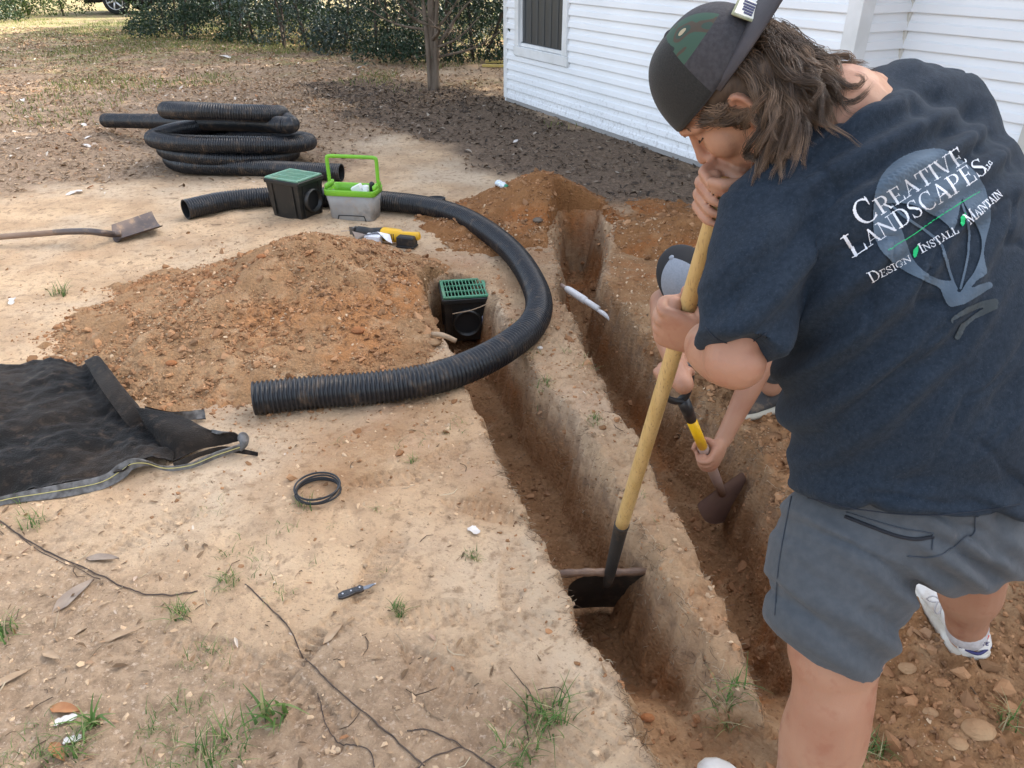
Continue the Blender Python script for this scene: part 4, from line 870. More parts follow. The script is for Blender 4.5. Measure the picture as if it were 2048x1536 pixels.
f = [(i*(nv+1)+j, (i+1)*(nv+1)+j, (i+1)*(nv+1)+j+1, i*(nv+1)+j+1) for i in range(nu) for j in range(nv)]
m = MB(); m.add(g, f); m.add([p-UP*.0035 for p in g], [x[::-1] for x in f]); bo = m.build('blade', SM, t, True)
mid = (q[0]+q[3])/2; hp = [mid+nrm(q[1]-q[0])*.05+UP*.004, mid+UP*.02, G(205, 466, .09), G(180, 463, .10), G(140, 463, .085), G(108, 465, .075)]
hp = curve(hp, 6); MB().tube(hp, np.linspace(.022, .019, len(hp)), 12).build('socket', SM, t, True)
hh = [G(112, 465, .075), G(0, 474, .06), G(-150, 487, .04), G(-330, 502, .03)]; hh = curve(hh, 6); MB().tube(hh, .0185, 12).build('handle', WG, t, True)

# long-handled shovel
HU = nrm(V(-.016, -.5, 1.35)); hT = W(1450, 364, 1.24); hB = W(1243, 1052, 2.13)
HU = nrm(hT-hB); WOOD = mat('ash_handle', (.50, .33, .12), .45, (.58, .40, .17), 3, 5, stretch=(14, 14, 1.2), col3=(.28, .17, .07), v3s=22, bump=.0006, bs=90, rv=.08)
DS = dusty(mat('dark_shovel_steel', (.016, .015, .014), .6, (.03, .026, .022), 9, 5), .3)
SP = empty('long_shovel', hB*V(1, 1, 0), 'long wooden-handled square shovel gripped by the bending man', 'shovel')
nH = 24; P = [hB+(hT-hB)*t for t in np.linspace(0, 1, nH)]; MB().tube(P, np.interp(np.linspace(0, 1, nH), [0, .1, .6, 1], [.0195, .019, .0175, .0165]), 18).build('handle', WOOD, SP, True)
bR = nrm(V(1, .06, 0)-HU*(V(1, .06, 0)@HU)); bN = np.cross(bR, HU)      # towards the back
if bN[1] > 0: bN = -bN
bt = W(1217, 1158, 2.33); sk = [hB+HU*.012, hB-HU*.02, hB+(bt-hB)*.6, bt, bt-HU*.045]
MB().tube(curve(sk, 5), np.interp(np.linspace(0, 1, 21), [0, .05, .55, .8, 1], [.0215, .0225, .018, .016, .010]), 14).build('socket', DS, SP, True)
out = [(-.02, .0), (-.06, .003), (-.10, -.008), (-.118, -.035), (-.118, -.075), (-.108, -.15), (-.09, -.225), (-.04, -.25), (.03, -.252), (.085, -.23), (.104, -.18), (.113, -.10), (.118, -.02), (.115, .022), (.085, .024), (.05, .018), (.02, .0)]
oc = curve([(a, b_, 0) for a, b_ in out], 3)[:, :2]; cen = oc.mean(0); vv = []; K = 7
for k in range(K):
    s_ = 1-k/(K-.0); 
    for p in oc: u = cen+(p-cen)*s_; vv.append(bt-HU*.012+bR*u[0]+HU*u[1]+bN*(-.022*(1-(u[0]/.12)**2)+.010*math.exp(-(u[0]/.018)**2)*(u[1] > -.16)))
n_ = len(oc); f = [(k*n_+i, k*n_+(i+1) % n_, (k+1)*n_+(i+1) % n_, (k+1)*n_+i) for k in range(K-1) for i in range(n_)]; f.append(tuple(range((K-1)*n_, K*n_)))
m = MB(); m.add(vv, f); m.add([p-bN*.003 for p in vv], [x[::-1] for x in f]); m.build('blade', DS, SP, True)

# root crossing the trench
a, b_ = G(1108, 1150, -.06), G(1290, 1140, -.07); m = MB(); pth = curve([a-V(.04, 0, 0), a+(b_-a)*.35+UP*.004, a+(b_-a)*.7-UP*.004, b_+V(.05, 0, 0)], 8); m.tube(pth, .0125+.0015*np.sin(np.arange(len(pth))*1.7), 10)
tag(m.build('tree_root', mat('wet_root', (.10, .055, .035), .4, (.22, .13, .08), 12, 5, bump=.003, bs=60), None, True, base=a), 'thick brown root spanning the left trench behind the shovel blade', 'root')
# broken white pipe in the far trench
PV = dusty(mat('white_pvc', (.72, .70, .68), .4), .55); a = G(1122, 570, -.03); b_ = G(1222, 634, -.08); t = empty('broken_water_pipe', a*V(1, 1, 0), 'broken white plastic water pipe jutting into the far trench', 'water pipe'); d_ = b_-a
MB().tube([a+d_*s_ for s_ in (0, .14)], .012, 12).build('pipe_stub', mat('muddy_pvc', (.42, .33, .28), .6, (.25, .14, .09), 20), t, True)
MB().tube([a+d_*s_ for s_ in (.10, .12, .20, .34, .50, .52)], [.012, .017, .021, .021, .021, .016], 16).build('coupling', PV, t, True)
MB().tube([a+d_*s_ for s_ in (.45, .56, .76)], [.0155, .0165, .0165], 16).build('pipe_wall', PV, t, True)
m = MB(); m.tube(curve([a+d_*.74-UP*.01, a+d_*.84+UP*.004-UP*.012, a+d_*.93-UP*.012, b_-UP*.02], 3), np.interp(np.linspace(0, 1, 10), [0, .3, .6, 1], [.008, .0135, .011, .008]), 9); m.build('broken_tip', PV, t, False)
# crushed bottle
CLR = mat('crushed_clear_plastic', (.55, .66, .74), .18, (.75, .80, .84), 30, 4, bump=.01, bs=40, spec=.7); t_ = G(1003, 418, .0)
t = empty('plastic_bottle', t_, 'crushed clear plastic bottle with green cap on the red soil', 'bottle'); z0 = surf_z(np.array([t_[0]]), np.array([t_[1]]))[0]
a = V(t_[0]-.035, t_[1]+.05, z0+.035); b_ = V(t_[0]+.03, t_[1]-.035, z0+.028); P = curve([a, (a+b_)/2, b_], 5)
MB().tube(P, [.012, .024, .030, .024, .029, .022, .028, .030, .024, .018, .015], 9, flat=.75).build('body', CLR, t)
d_ = nrm(b_-a); MB().tube([b_+d_*.0, b_+d_*.018], .0165, 16).build('cap', mat('green_cap', (.02, .25, .14), .4), t, True)
# flat black cap-like offcut near the pipe
p = G(872, 402, .0); m = MB(); m.rings([[p+V(.07*k*math.cos(q), .045*k*math.sin(q), z) for q in np.linspace(0, 2*np.pi, 25)[:-1]] for z, k in ((.0, 1), (.025, 1), (.028, .9), (.015, .85))]); tag(m.build('pipe_end_cap', BP, None, True, base=p), 'round black plastic end cap lying behind the curved pipe', 'end cap')
# yellow boards by the house
YB = mat('yellow_board', (.62, .47, .12), .6, (.5, .38, .12), 6)
for k, (py, lb) in enumerate(((131, 'lower yellow board lying against the house corner'), (123, 'upper yellow board lying against the house corner'))):
    a = G(965+6*k, py, .03); b_ = G(1040, py+1, .03); d_ = nrm(b_-a); m = MB(); m.box((a+b_)/2, (np.linalg.norm(b_-a), .09, .035), (d_, np.cross(UP, d_), UP), bev=.003); tag(m.build('board', YB, None, base=a), lb, 'board', 'yellow boards by the house corner')

# tubing ring
TB = mat('black_tubing', (.012, .014, .018), .35, rv=.1); c = G(638, 992); c[2] = gz(c[0], c[1]); th = np.linspace(0, 2*np.pi*3.6, 150)
P = np.stack([c[0]+(.072+.004*np.sin(th*.37))*np.cos(th), c[1]+(.070+.004*np.cos(th*.55))*np.sin(th), c[2]+.007+th/(2*np.pi)*.0095+.004*np.sin(th+1)*th/20], 1)
m = MB().tube(P, .0036, 8); tag(m.build('tubing_ring', TB, None, True, base=c), 'small black tubing wound into a ring on the sand', 'tubing')
# pocket knife
a = G(675, 1190, .01); b_ = G(752, 1167, .006); c = a+(b_-a)*.66; t = empty('pocket_knife', a*V(1, 1, 0)+UP*gz(a[0], a[1]), 'open black-handled pocket knife lying on the sand', 'pocket knife')
zz = gz(a[0], a[1])+.007; a[2] = b_[2] = c[2] = zz; d_ = nrm(b_-a); s_ = V(-d_[1], d_[0], 0); Lk = np.linalg.norm(c-a)
def slab(pts, z0, z1, sc=.92):
    lo = [a+d_*x+s_*y+UP*z0 for x, y in pts]; hi = [a+d_*x+s_*y+UP*(z1-.0015) for x, y in pts]; cx_ = np.mean(hi, 0); top = [cx_+(p-cx_)*sc+UP*.0015 for p in hi]; return [lo, hi, top]
pts = [(0, -.006), (.012, -.0115), (.035, -.011), (.06, -.0075), (.078, -.0095), (.092, -.007), (.094, .005), (.086, .013), (.075, .009), (.05, .0095), (.02, .010), (.003, .006)]
k_ = Lk/.092; pts = [(x*k_, y*1.15) for x, y in pts]
MB().rings(slab(pts, -.005, .004)).build('liner', mat('knife_steel', (.12, .12, .13), .35, metal=1.), t); 
MB().rings(slab([(x*.97+.001, y*.88) for x, y in pts], -.002, .0062)).build('handle', mat('knife_grip', (.02, .02, .022), .5, (.04, .04, .045), 200, bump=.0004, bs=400), t)
m = MB()
for x, y in ((.018, -.002), (.048, -.001), (.080, .001)):
    p = a+d_*x*k_+s_*y+UP*.0062; m.tube([p, p+UP*.0012], .0026, 10)
m.build('screw', mat('screw_steel', (.6, .6, .62), .3, metal=1.), t)
bl = [(.084*k_, -.007), (.11*k_, -.008), (.138*k_, .0), (.141*k_, .0035), (.12*k_, .006), (.084*k_, .006)]; MB().rings(slab(bl, -.001, .0016, .8)).build('blade', mat('knife_blade', (.22, .23, .25), .3, metal=1.), t)

# dark roots strung across the sand
RT = mat('dark_root', (.05, .032, .024), .7, (.10, .065, .045), 30, bump=.001, bs=90)
def strand(pts, r, label, nm='root_strand', m_=RT):
    P = curve([G(a, b_, 0) for a, b_ in pts], 8); P[:, 2] = surf_z(P[:, 0], P[:, 1])+r*.8+.003*np.maximum(vn(P[:, 0]*25, P[:, 1]*25), 0); P[:, :2] += .0025*np.stack([fbm(P[:, 0]*40, P[:, 1]*40, 2, 1), fbm(P[:, 0]*40, P[:, 1]*40, 2, 4)], 1)
    m = MB().tube(P, r*(1+.25*fbm(P[:, 0]*30, P[:, 1]*30, 2)), 6); return tag(m.build(nm, m_, None, True, base=P[0]), label, 'root', 'dark thin roots lying on the sand')
strand([(-20, 1030), (50, 1078), (130, 1118), (210, 1155), (265, 1180), (300, 1190), (350, 1190), (395, 1181)], .0022, 'double dark root running in from the left edge to the dry leaves')
strand([(5, 1046), (70, 1095), (150, 1135), (200, 1158)], .0012, 'thin root lying alongside the double dark root at left')
strand([(490, 1168), (540, 1215), (580, 1260), (610, 1310), (640, 1345), (700, 1400), (760, 1455), (800, 1490), (850, 1536)], .0019, 'long dark root running diagonally to the bottom edge')
strand([(815, 1465), (850, 1460), (900, 1480), (950, 1510), (990, 1540)], .0017, 'dark curved root near the bottom edge left of the trench')
strand([(830, 1545), (870, 1515), (925, 1495)], .0017, 'short dark root crossing the curved one at the bottom edge')
strand([(635, 1380), (650, 1440), (680, 1485), (735, 1500), (750, 1540)], .0014, 'crooked dark root left of the long diagonal one')
strand([(1020, 1340), (1060, 1392), (1090, 1420), (1130, 1390), (1110, 1378), (1075, 1385)], .0010, 'wiry root looping above the large grass clump')
# scraps and single big leaves
PALE = mat('pale_chip', (.72, .68, .63), .8, (.55, .5, .46), 40)
def chip(px, py, w_, h_, a, m_, lb, nm, cat_, grp=None, cur=.25):
    c = G(px, py); c[2] = surf_z(np.array([c[0]]), np.array([c[1]]))[0]+.006; u = V(math.cos(a), math.sin(a), .1); v = V(-math.sin(a), math.cos(a), 0); vv = []; n = 9; r2 = np.random.default_rng(int(px))
    prof = [.02, .30, .5, .5, .46, .42, .33, .2, .03] if nm == 'dead_leaf' else [.35, .5, .46, .5, .42, .48, .5, .44, .3]
    for i in range(n):
        x = i/(n-1)-.5; b_ = prof[i]*(1+.15*r2.normal()*(nm != 'dead_leaf'))
        for s_ in (-1, -.5, 0, .5, 1): vv.append(c+u*x*w_+v*s_*b_*h_+UP*(cur*h_*(s_*s_*.6+.4*math.cos(x*5))))
    f = [(i*5+j, i*5+5+j, i*5+6+j, i*5+1+j) for i in range(n-1) for j in range(4)]
    m = MB(); m.add(vv, f); m.add([p-UP*.0012 for p in vv], [x[::-1] for x in f]); tag(m.build(nm, m_, None, True, base=c), lb, cat_, grp)
DL = mat('dead_leaf_tan', (.34, .23, .14), .7, (.44, .32, .21), 25, bump=.001, bs=80, spec=.2); DL2 = mat('dead_leaf_rust', (.33, .14, .06), .6, (.40, .20, .09), 25, spec=.2); DL3 = mat('dead_leaf_grey', (.26, .20, .155), .7, (.34, .27, .21), 25, spec=.2)
gl = 'single dead leaves on the foreground sand'
chip(147, 1192, .135, .045, 1.1, DL3, 'large grey-tan leaf below the left root', 'dead_leaf', 'leaf', gl)
chip(205, 1118, .11, .03, -.1, DL3, 'grey leaf lying across the left root', 'dead_leaf', 'leaf', gl)
chip(130, 1420, .085, .03, -.2, DL2, 'rust-red leaf on a white chip at bottom left', 'dead_leaf', 'leaf', gl)
chip(665, 1262, .075, .022, 1.0, DL, 'tan pointed leaf below the pocket knife', 'dead_leaf', 'leaf', gl)
chip(105, 1315, .07, .02, -.4, DL, 'curled tan leaf near the bottom left corner', 'dead_leaf', 'leaf', gl)
chip(20, 1360, .10, .025, .6, DL, 'long tan leaf at the left edge low down', 'dead_leaf', 'leaf', gl)
chip(240, 1270, .12, .02, .4, DL, 'narrow bark-like leaf left of the green shoots', 'dead_leaf', 'leaf', gl)
chip(115, 1503, .08, .025, -.7, DL2, 'brown curled leaf at the very bottom left', 'dead_leaf', 'leaf', gl)
chip(948, 1068, .045, .028, -.9, PALE, 'pale white chip beside the left trench edge', 'stone_chip', 'chip', 'pale chips on the ground', .1)
chip(132, 1440, .05, .022, .3, PALE, 'white chip under the rust-red leaf', 'stone_chip', 'chip', 'pale chips on the ground', .1)
chip(145, 1480, .04, .02, .2, PALE, 'smaller white chip near the bottom left corner', 'stone_chip', 'chip', 'pale chips on the ground', .1)
for x, y, w_, lb in ((172, 293, .11, 'white scrap in front of the coil tail'), (167, 251, .10, 'white scrap beside the coil tail end'), (178, 276, .08, 'small white scrap between two larger ones at left'), (150, 388, .12, 'thin white scrap left of the open pipe end'), (1033, 283, .09, 'white scrap on dark soil between the tree and the soil mound'), (450, 118, .22, 'white litter scrap before the hedge'), (45, 200, .12, 'white scrap among the leaves at the left edge'), (720, 1000-865, .10, 'white scrap left of the young tree'), (25, 604, .07, 'white scrap left of the dirt mound')):
    chip(x, y, w_, w_*.45, rng.random()*3, PALE, lb, 'paper_scrap', 'scrap', 'white scraps scattered over the yard')
# big single stones / clods
def rock(px, py, r, m_, lb, h=0, sq=.6):
    c = G(px, py, h); c[2] = surf_z(np.array([c[0]]), np.array([c[1]]))[0]+r*.3; m = MB(); m.ball(c, np.eye(3), (r*1.15, r*.85, r*sq), 8); v = m.V(); d_ = v-c; v = c+d_*(1+.35*vn3(v, 1.6/r*.35, 3))[:, None]; v = c+np.round((v-c)/(r*.28))*(r*.28)*.45+(v-c)*.55
    tag(obj('soil_clod', v, m.f, m_, None, False, base=c), lb, 'clod', 'large single clods')
CK = mat('clod_big', (.33, .19, .10), .95, (.42, .27, .15), 12, 5, bump=.004, bs=60, spec=.1); CK2 = mat('clod_red', (.36, .15, .06), .95, (.30, .13, .06), 12, 5, bump=.004, bs=60, spec=.1)
for x, y, r, m_, lb in ((1950, 1475, .034, CK, 'flat brown clod at lower right beside the grass tuft'), (1815, 1340, .022, CK, 'brown clod left of the rear sneaker'), (1790, 1265, .018, CK, 'clod between the legs of the bending man'), (1305, 1370, .016, CK2, 'red clod on the left trench floor'), (1080, 700, .012, PALE, 'small pale stone behind the far edge'), (590, 500, .02, CK2, 'orange flake high on the large dirt mound'), (720, 700, .028, CK2, 'orange clod low on the right flank of the dirt mound'), (870, 690, .03, CK, 'brown clod at the right toe of the dirt mound'), (350, 755, .02, CK2, 'orange clod between the black fabric and the mound'), (540, 615, .022, CK2, 'orange flake on the face of the dirt mound'), (1075, 462, .03, BK, 'dark clod on the ground between the pipe and the deep trench'), (1910, 1500, .02, CK, 'small clod below the rear sneaker'), (1860, 1430, .016, CK, 'small clod in the trampled clay at right')):
    rock(x, y, r, m_, lb)
st = curve([G(865, 668, .03), G(885, 670, .05), G(912, 682, .02)], 5); m = MB().tube(st, [.012]*len(st), 8); tag(m.build('stick', DL, None, True, base=st[0]), 'short thick stick at the right foot of the dirt mound', 'stick')
# ---------------------------------------------------------------- black landscape fabric
FB = mat('black_felt', (.010, .010, .010), .95, (.030, .023, .018), 3.5, 7, .42, .72, bump=.004, bs=170, sheen=.08, col3=(.055, .04, .03), v3s=30, spec=.08)
FU = mat('grey_woven_underside', (.16, .155, .15), .6, (.06, .055, .05), 40, 3, spec=.4); YL = mat('yellow_thread', (.45, .40, .15), .7)
fab = empty('landscape_fabric', G(200, 900), 'heap of black landscape fabric with folded corner and grey underside', 'landscape fabric')
def sheet(cols, name, m_, thick=.006, par=None, wr=.030, rows=26, under=True):
    """cols: list of columns, each a list of (px,py,h)"""
    C_ = [curve([G(*p) for p in c], 6) for c in cols]; C_ = [resamp(c, 1e-3)[np.linspace(0, len(resamp(c, 1e-3))-1, rows).astype(int)] for c in C_]
    Gd = np.stack([curve([c[i] for c in C_], 8) for i in range(rows)], 1); nc_, nr_ = Gd.shape[:2]
    Gd = np.stack([curve(Gd[i], 3) for i in range(nc_)]); nr_ = Gd.shape[1]
    Gd[:, :, 2] += wr*np.maximum(fbm(Gd[:, :, 0]*6, Gd[:, :, 1]*6, 3, 2), -.3)+.35*wr*fbm(Gd[:, :, 0]*40, Gd[:, :, 1]*40, 2, 5); v = Gd.reshape(-1, 3)
    f = np.array([(i*nr_+j, (i+1)*nr_+j, (i+1)*nr_+j+1, i*nr_+j+1) for i in range(nc_-1) for j in range(nr_-1)])
    du = np.gradient(Gd, axis=0); dv = np.gradient(Gd, axis=1); nn = np.cross(du, dv); nn /= np.linalg.norm(nn, axis=2)[:, :, None]+1e-9
    if nn[:, :, 2].mean() < 0: nn = -nn; f = f[:, ::-1]
    v2 = (Gd-nn*thick).reshape(-1, 3); n = len(v); top = len(f)
    ed = [(i*nr_+(nr_-1), (i+1)*nr_+(nr_-1)) for i in range(nc_-1)]+[(i*nr_, (i+1)*nr_) for i in range(nc_-1)]+[(j, j+1) for j in range(nr_-1)]+[((nc_-1)*nr_+j, (nc_-1)*nr_+j+1) for j in range(nr_-1)]
    F_ = f.tolist()+(f[:, ::-1]+n).tolist()+[(a, b_, b_+n, a+n) for a, b_ in ed]
    mi = [0]*top+[1]*top+[0]*len(ed); return obj(name, np.vstack([v, v2]), F_, [m_, FU], par, True, mi), Gd
_, G1 = sheet([[(-260,700,.07),(-260,800,.09),(-260,900,.06),(-260,1010,.02)],
       [(-60,722,.03),(-60,790,.09),(-60,880,.07),(-60,940,.05),(-60,1004,.012)],
       [(30,728,.02),(40,790,.07),(30,860,.06),(30,930,.05),(30,988,.022)],
       [(100,712,.05),(110,780,.06),(115,860,.05),(110,920,.04),(110,970,.03)],
       [(160,728,.02),(185,780,.03),(205,850,.035),(190,905,.025),(200,952,.03)],
       [(175,715,.06),(215,775,.06),(262,840,.04),(262,880,.04),(245,940,.055)],
       [(200,714,.03),(245,785,.03),(290,850,.03),(300,890,.03),(285,918,.06)],
       [(214,742,.01),(262,800,.01),(320,860,.02),(350,895,.02),(345,920,.022)]], 'felt_sheet', FB, par=fab)
_, G2 = sheet([[(168,722,.075),(200,775,.085),(240,830,.06),(262,858,.03)],
       [(196,712,.095),(236,768,.10),(272,818,.075),(285,850,.03)],
       [(215,735,.02),(255,785,.025),(283,820,.03),(292,855,.02)]], 'rolled_fold', FB, par=fab, wr=.004, rows=16)
_, G3 = sheet([[(272,815,.11),(290,850,.08),(320,890,.03),(345,922,.012)],
       [(300,818,.10),(330,855,.09),(365,885,.06),(400,900,.03)],
       [(360,830,.07),(390,855,.075),(430,872,.06),(450,890,.03)],
       [(420,862,.06),(445,868,.075),(470,868,.07),(484,880,.045)]], 'folded_corner', FB, par=fab, wr=.004, rows=16)
sheet([[(290,812,.10),(300,820,.02)], [(340,822,.07),(345,838,.02)], [(408,820,.03),(412,838,.01)]], 'back_flap', FB, par=fab, wr=.004, rows=6)
sheet([[(345,925,.02),(350,938,.01)], [(400,905,.05),(405,912,.035)], [(450,893,.04),(452,905,.02)], [(515,905,.02),(515,912,.008)]], 'lower_layer', FB, par=fab, wr=.002, rows=6)
# grey underside strip showing along the front edge
edge = [(-260,1004,.05),(-60,1003,.03),(30,986,.030),(110,970,.035),(200,952,.04),(235,930,.065),(262,918,.082),(290,922,.07),(330,932,.03),(380,926,.03),(430,906,.045),(480,890,.055)]
lo = [(-260,1036,.002),(-60,1022,.002),(30,1006,.004),(110,997,.004),(200,980,.006),(248,957,.02),(265,940,.045),(295,932,.045),(335,942,.012),(385,936,.012),(432,918,.02),(482,900,.03)]
sheet([[a, b_] for a, b_ in zip(edge, lo)], 'grey_edge', FU, par=fab, wr=.002, rows=6)
P = curve([.5*G(*a)+.5*G(*b_)+V(0, -.004, .004) for a, b_ in zip(edge, lo)], 8); MB().tube(P, .0016, 5).build('yellow_stripe', YL, fab, True)
P = curve([G(484, 868, .07), G(488, 885, .055), G(480, 900, .03)], 5); MB().tube(P, [.012, .018, .02, .02, .018, .016, .015, .013, .012, .01, .008], 10).build('rolled_hem', FU, fab, True)
# ================================================================ PEOPLE
SKIN = mat('skin', (.41, .225, .145), .5, (.36, .175, .11), 9, 4, .35, .7, sub=.12, bump=.0004, bs=320, spec=.35, col3=(.33, .145, .09), v3s=26)
SKIN2 = mat('tanned_skin', (.38, .20, .125), .5, (.33, .155, .095), 9, 4, sub=.1, bump=.0004, bs=320, spec=.35)
DIRT = dusty(SKIN2, .12)
def ell(c, a, b_, n=24, e=2.0):
    q = np.linspace(0, 2*np.pi, n, endpoint=False); cs, sn = np.cos(q), np.sin(q)
    k = (np.abs(cs)**e+np.abs(sn)**e)**(-1/e); return c+np.outer(cs*k, a)+np.outer(sn*k, b_)
def grip(mb, C, A, N, Sd, r=.018, s=1.0, flip=1, thumb=True):
    """closed hand round a bar through C along A (A = thumb end); N = back of hand, Sd = towards the knuckles; returns the wrist"""
    A = nrm(A); N = nrm(N-A*(N@A)); Sd = nrm(Sd-A*(Sd@A)-N*(Sd@N)); Pt = lambda a, n_, d: C+A*a*s+N*n_+Sd*d
    off = [.033, .0115, -.0105, -.031]; kn = [.044, .047, .043, .036]
    # palm: loft from wrist to the knuckle row
    secs = []
    for d, h, t, n0 in ((-.062, .027, .020, .004), (-.045, .033, .022, .006), (-.02, .041, .020, .008), (.005, .043, .016, .010), (.025, .043, .013, .010), (.036, .040, .010, .006)):
        secs.append(ell(Pt(0, r+n0*s+.006, d*s), A*h*s, N*t*s, 20, 2.6))
    mb.rings(secs)
    mb.caps([Pt(-.030*s, r*.45, r+.006), Pt(.030*s, r*.45, r+.006)], [.0135*s, .0135*s], 12)
    for i in range(4):
        q = 1-.06*abs(i-1.2); a = off[i]; f = [Pt(a*.9, r+.012*s, .010*s), Pt(a, r+.014*s, kn[i]*.80*s), Pt(a*1.02, r*.35, (kn[i]*.55+.0)*s+r*.9+.004), Pt(a*1.0, -r*.55, r+.010*s), Pt(a*.98, -(r+.009*s), r*.25), Pt(a*.95, -(r+.009*s), -r*.55-.004*s)]
        mb.caps(f, [.0100*s*q, .0108*s*q, .0100*s*q, .0092*s*q, .0085*s*q, .0072*s*q], 12)
    if thumb:
        f = [Pt(.018, r+.006*s, -.050*s), Pt(.036, r+.002*s, -.030*s), Pt(.046, -r*.2, -r-.012*s), Pt(.047, -r-.008*s, -r*.4-.002*s), Pt(.044, -r-.011*s, r*.5+.004*s)]
        mb.caps(f, [.0155*s, .0145*s, .0118*s, .0105*s, .0088*s], 12)
    return Pt(-.002, r+.010*s, -.070*s)
def shoe(parent, heel, d_, L_, w_, h_, mu, ms, name='shoe', heel_text=False):
    """heel = back of sole on the ground, d_ = direction of the toe"""
    d_ = nrm(d_); sd_ = np.cross(d_, UP); sd_ = nrm(sd_); up = np.cross(sd_, d_)
    secs = []; so = []
    for t, hw, ht in ((0, .32, .55), (.03, .40, .80), (.10, .44, .98), (.22, .44, 1.0), (.36, .42, .92), (.52, .46, .66), (.68, .50, .50), (.84, .48, .42), (.94, .38, .36), (1., .18, .26)):
        c = heel+d_*t*L_; q = np.linspace(0, 2*np.pi, 25)[:-1]
        secs.append([c+sd_*w_*hw*math.cos(a)*(1-.35*max(0, math.sin(a))**2)+up*(.012+h_*ht*(.5+.5*math.sin(a))) for a in q])
    up_ = MB().rings(secs).build(name, mu, parent, True)
    for t, hw in ((-.015, .26), (.02, .42), (.12, .49), (.35, .46), (.55, .50), (.72, .54), (.88, .49), (.97, .34), (1.02, .12)):
        c = heel+d_*t*L_; so.append([c+sd_*w_*hw, c+sd_*w_*hw*1.03+up*.012, c+sd_*w_*hw+up*.027, c-sd_*w_*hw+up*.027, c-sd_*w_*hw*1.03+up*.012, c-sd_*w_*hw])
    MB().rings(so).build('sole', ms, up_, True)
    return up_, d_, sd_, up
Wc = lambda x, y, z: W(x, y, z)
# ---------------------------------------------------------------- the bending man
pers = empty('person', (.85, 1.1, 0), 'person in a navy printed T-shirt and backwards cap bending over a long wooden shovel', 'person')
hu = nrm(D(-.79, -.575, -.20)); hf = nrm(D(-.56, .55, .62)); hr = nrm(np.cross(hf, hu)); hu = np.cross(hr, hf)
ear = W(1464, 215, 1.155); hc = ear+hr*.074
H = lambda f, u, r_=0: hc+hf*f+hu*u+hr*r_
b = MB()
# skull, jaw, face
b.ball(H(-.008, .02), (hf, hr, hu), (.090, .075, .094), 16); b.ball(H(.018, -.035), (hf, hr, hu), (.072, .062, .080), 14); b.ball(H(.040, -.075), (hf, hr, hu), (.046, .048, .040), 12)
b.caps([H(.070, -.098, -.0), H(.078, -.094, 0)], [.018, .016]); 
for s in (-1, 1):
    b.caps([H(.062, .012, s*.048), H(.084, .020, s*.028), H(.089, .016, s*.008)], [.010, .011, .010])   # brow
    b.ball(H(.050, -.034, s*.034), (hf, hr, hu), (.034, .030, .034), 12)                                  # cheek
    b.ball(H(.072, -.003, s*.030), (hf, hr, hu), (.010, .015, .011), 10)                                # lid
    b.caps([H(-.005, -.055, s*.050), H(.035, -.085, s*.036), H(.066, -.098, s*.014)], [.020, .017, .014])  # jaw line
    b.ball(H(.096, -.047, s*.011), (hf, hr, hu), (.010, .008, .008), 8)
    # ear
    q = np.linspace(R(-60), R(230), 12); P = [H(-.012-.016*math.sin(a)*.75+.000, -.016+.028*math.cos(a), s*(.081+.006*math.sin(a))) for a in q]; b.tube(P, [.0052]*12, 8)
    b.ball(H(-.014, -.018, s*.075), (nrm(hf*.9-hr*s*.3), hr, hu), (.018, .007, .028), 10); b.ball(H(-.004, -.044, s*.074), (hf, hr, hu), (.008, .005, .009), 8)
    b.ball(H(.0015, -.020, s*.077), (hf, hr, hu), (.005, .006, .008), 8)
b.caps([H(.086, .008), H(.100, -.020), H(.108, -.040)], [.0085, .0085, .0115]); b.caps([H(.092, -.050), H(.108, -.042)], [.009, .011])
b.caps([H(.084, -.068, -.018), H(.091, -.066, 0), H(.084, -.068, .018)], [.006, .0075, .006]); b.caps([H(.080, -.079, -.016), H(.086, -.078, 0), H(.080, -.079, .016)], [.006, .0078, .006])
# neck and trunk (the trunk fills the shirt)
nb = W(1690, 222, 1.17)
b.caps([H(-.035, -.03), H(-.055, -.085)*.6+nb*.4, nb, W(1725, 290, 1.19)], [.062, .060, .066, .09])
b.caps([W(1580, 420, 1.20), W(1660, 335, 1.19), nb, W(1790, 250, 1.25), W(1865, 265, 1.29)], [.05, .06, .06, .06, .05])
secs = []
BS = [(1838, 1010, 1.36, .20, .13, -6), (1840, 860, 1.32, .215, .135, 0), (1835, 720, 1.29, .215, .13, 8), (1820, 580, 1.26, .21, .12, 16), (1790, 440, 1.22, .20, .11, 24), (1745, 340, 1.20, .16, .10, 28), (1710, 280, 1.18, .09, .07, 28)]
for x, y, z, hw, dp, rl in BS:
    ra = nrm(D(math.cos(R(rl)), -math.sin(R(rl)), .35)); sp = nrm(D(-.12, -1, -.10)); fa = nrm(np.cross(ra, sp)); secs.append(ell(W(x, y, z), ra*hw, fa*dp, 28))
b.rings(secs)
# left arm gripping the handle
cl_ = [((lambda c: (-(c[1])*ST-c[2]*CT)/((c[1])*CT-c[2]*ST))(hT+(hB-hT)*t-V(0, 0, CH))) for t in np.linspace(0, 1, 400)]; t_ = float(np.interp((640-768)/FP, cl_, np.linspace(0, 1, 400))); gC = hT+(hB-hT)*t_; N_ = D(-.36, .72, -.59); S_ = D(-.93, -.30, .22)
wr = grip(b, gC, HU, N_, S_, .0165, 1.16)
el = W(1462, 722, 1.16)
b.caps([W(1545, 425, 1.20), W(1502, 560, 1.18), W(1480, 650, 1.165), el], [.058, .053, .047, .043], 20)
b.caps([el+D(.010, .002, -.0), W(1446, 714, 1.21), W(1420, 692, 1.28), el*.25+wr*.75, wr, wr+(gC-wr)*.15], [.044, .0455, .044, .039, .034, .031], 20)
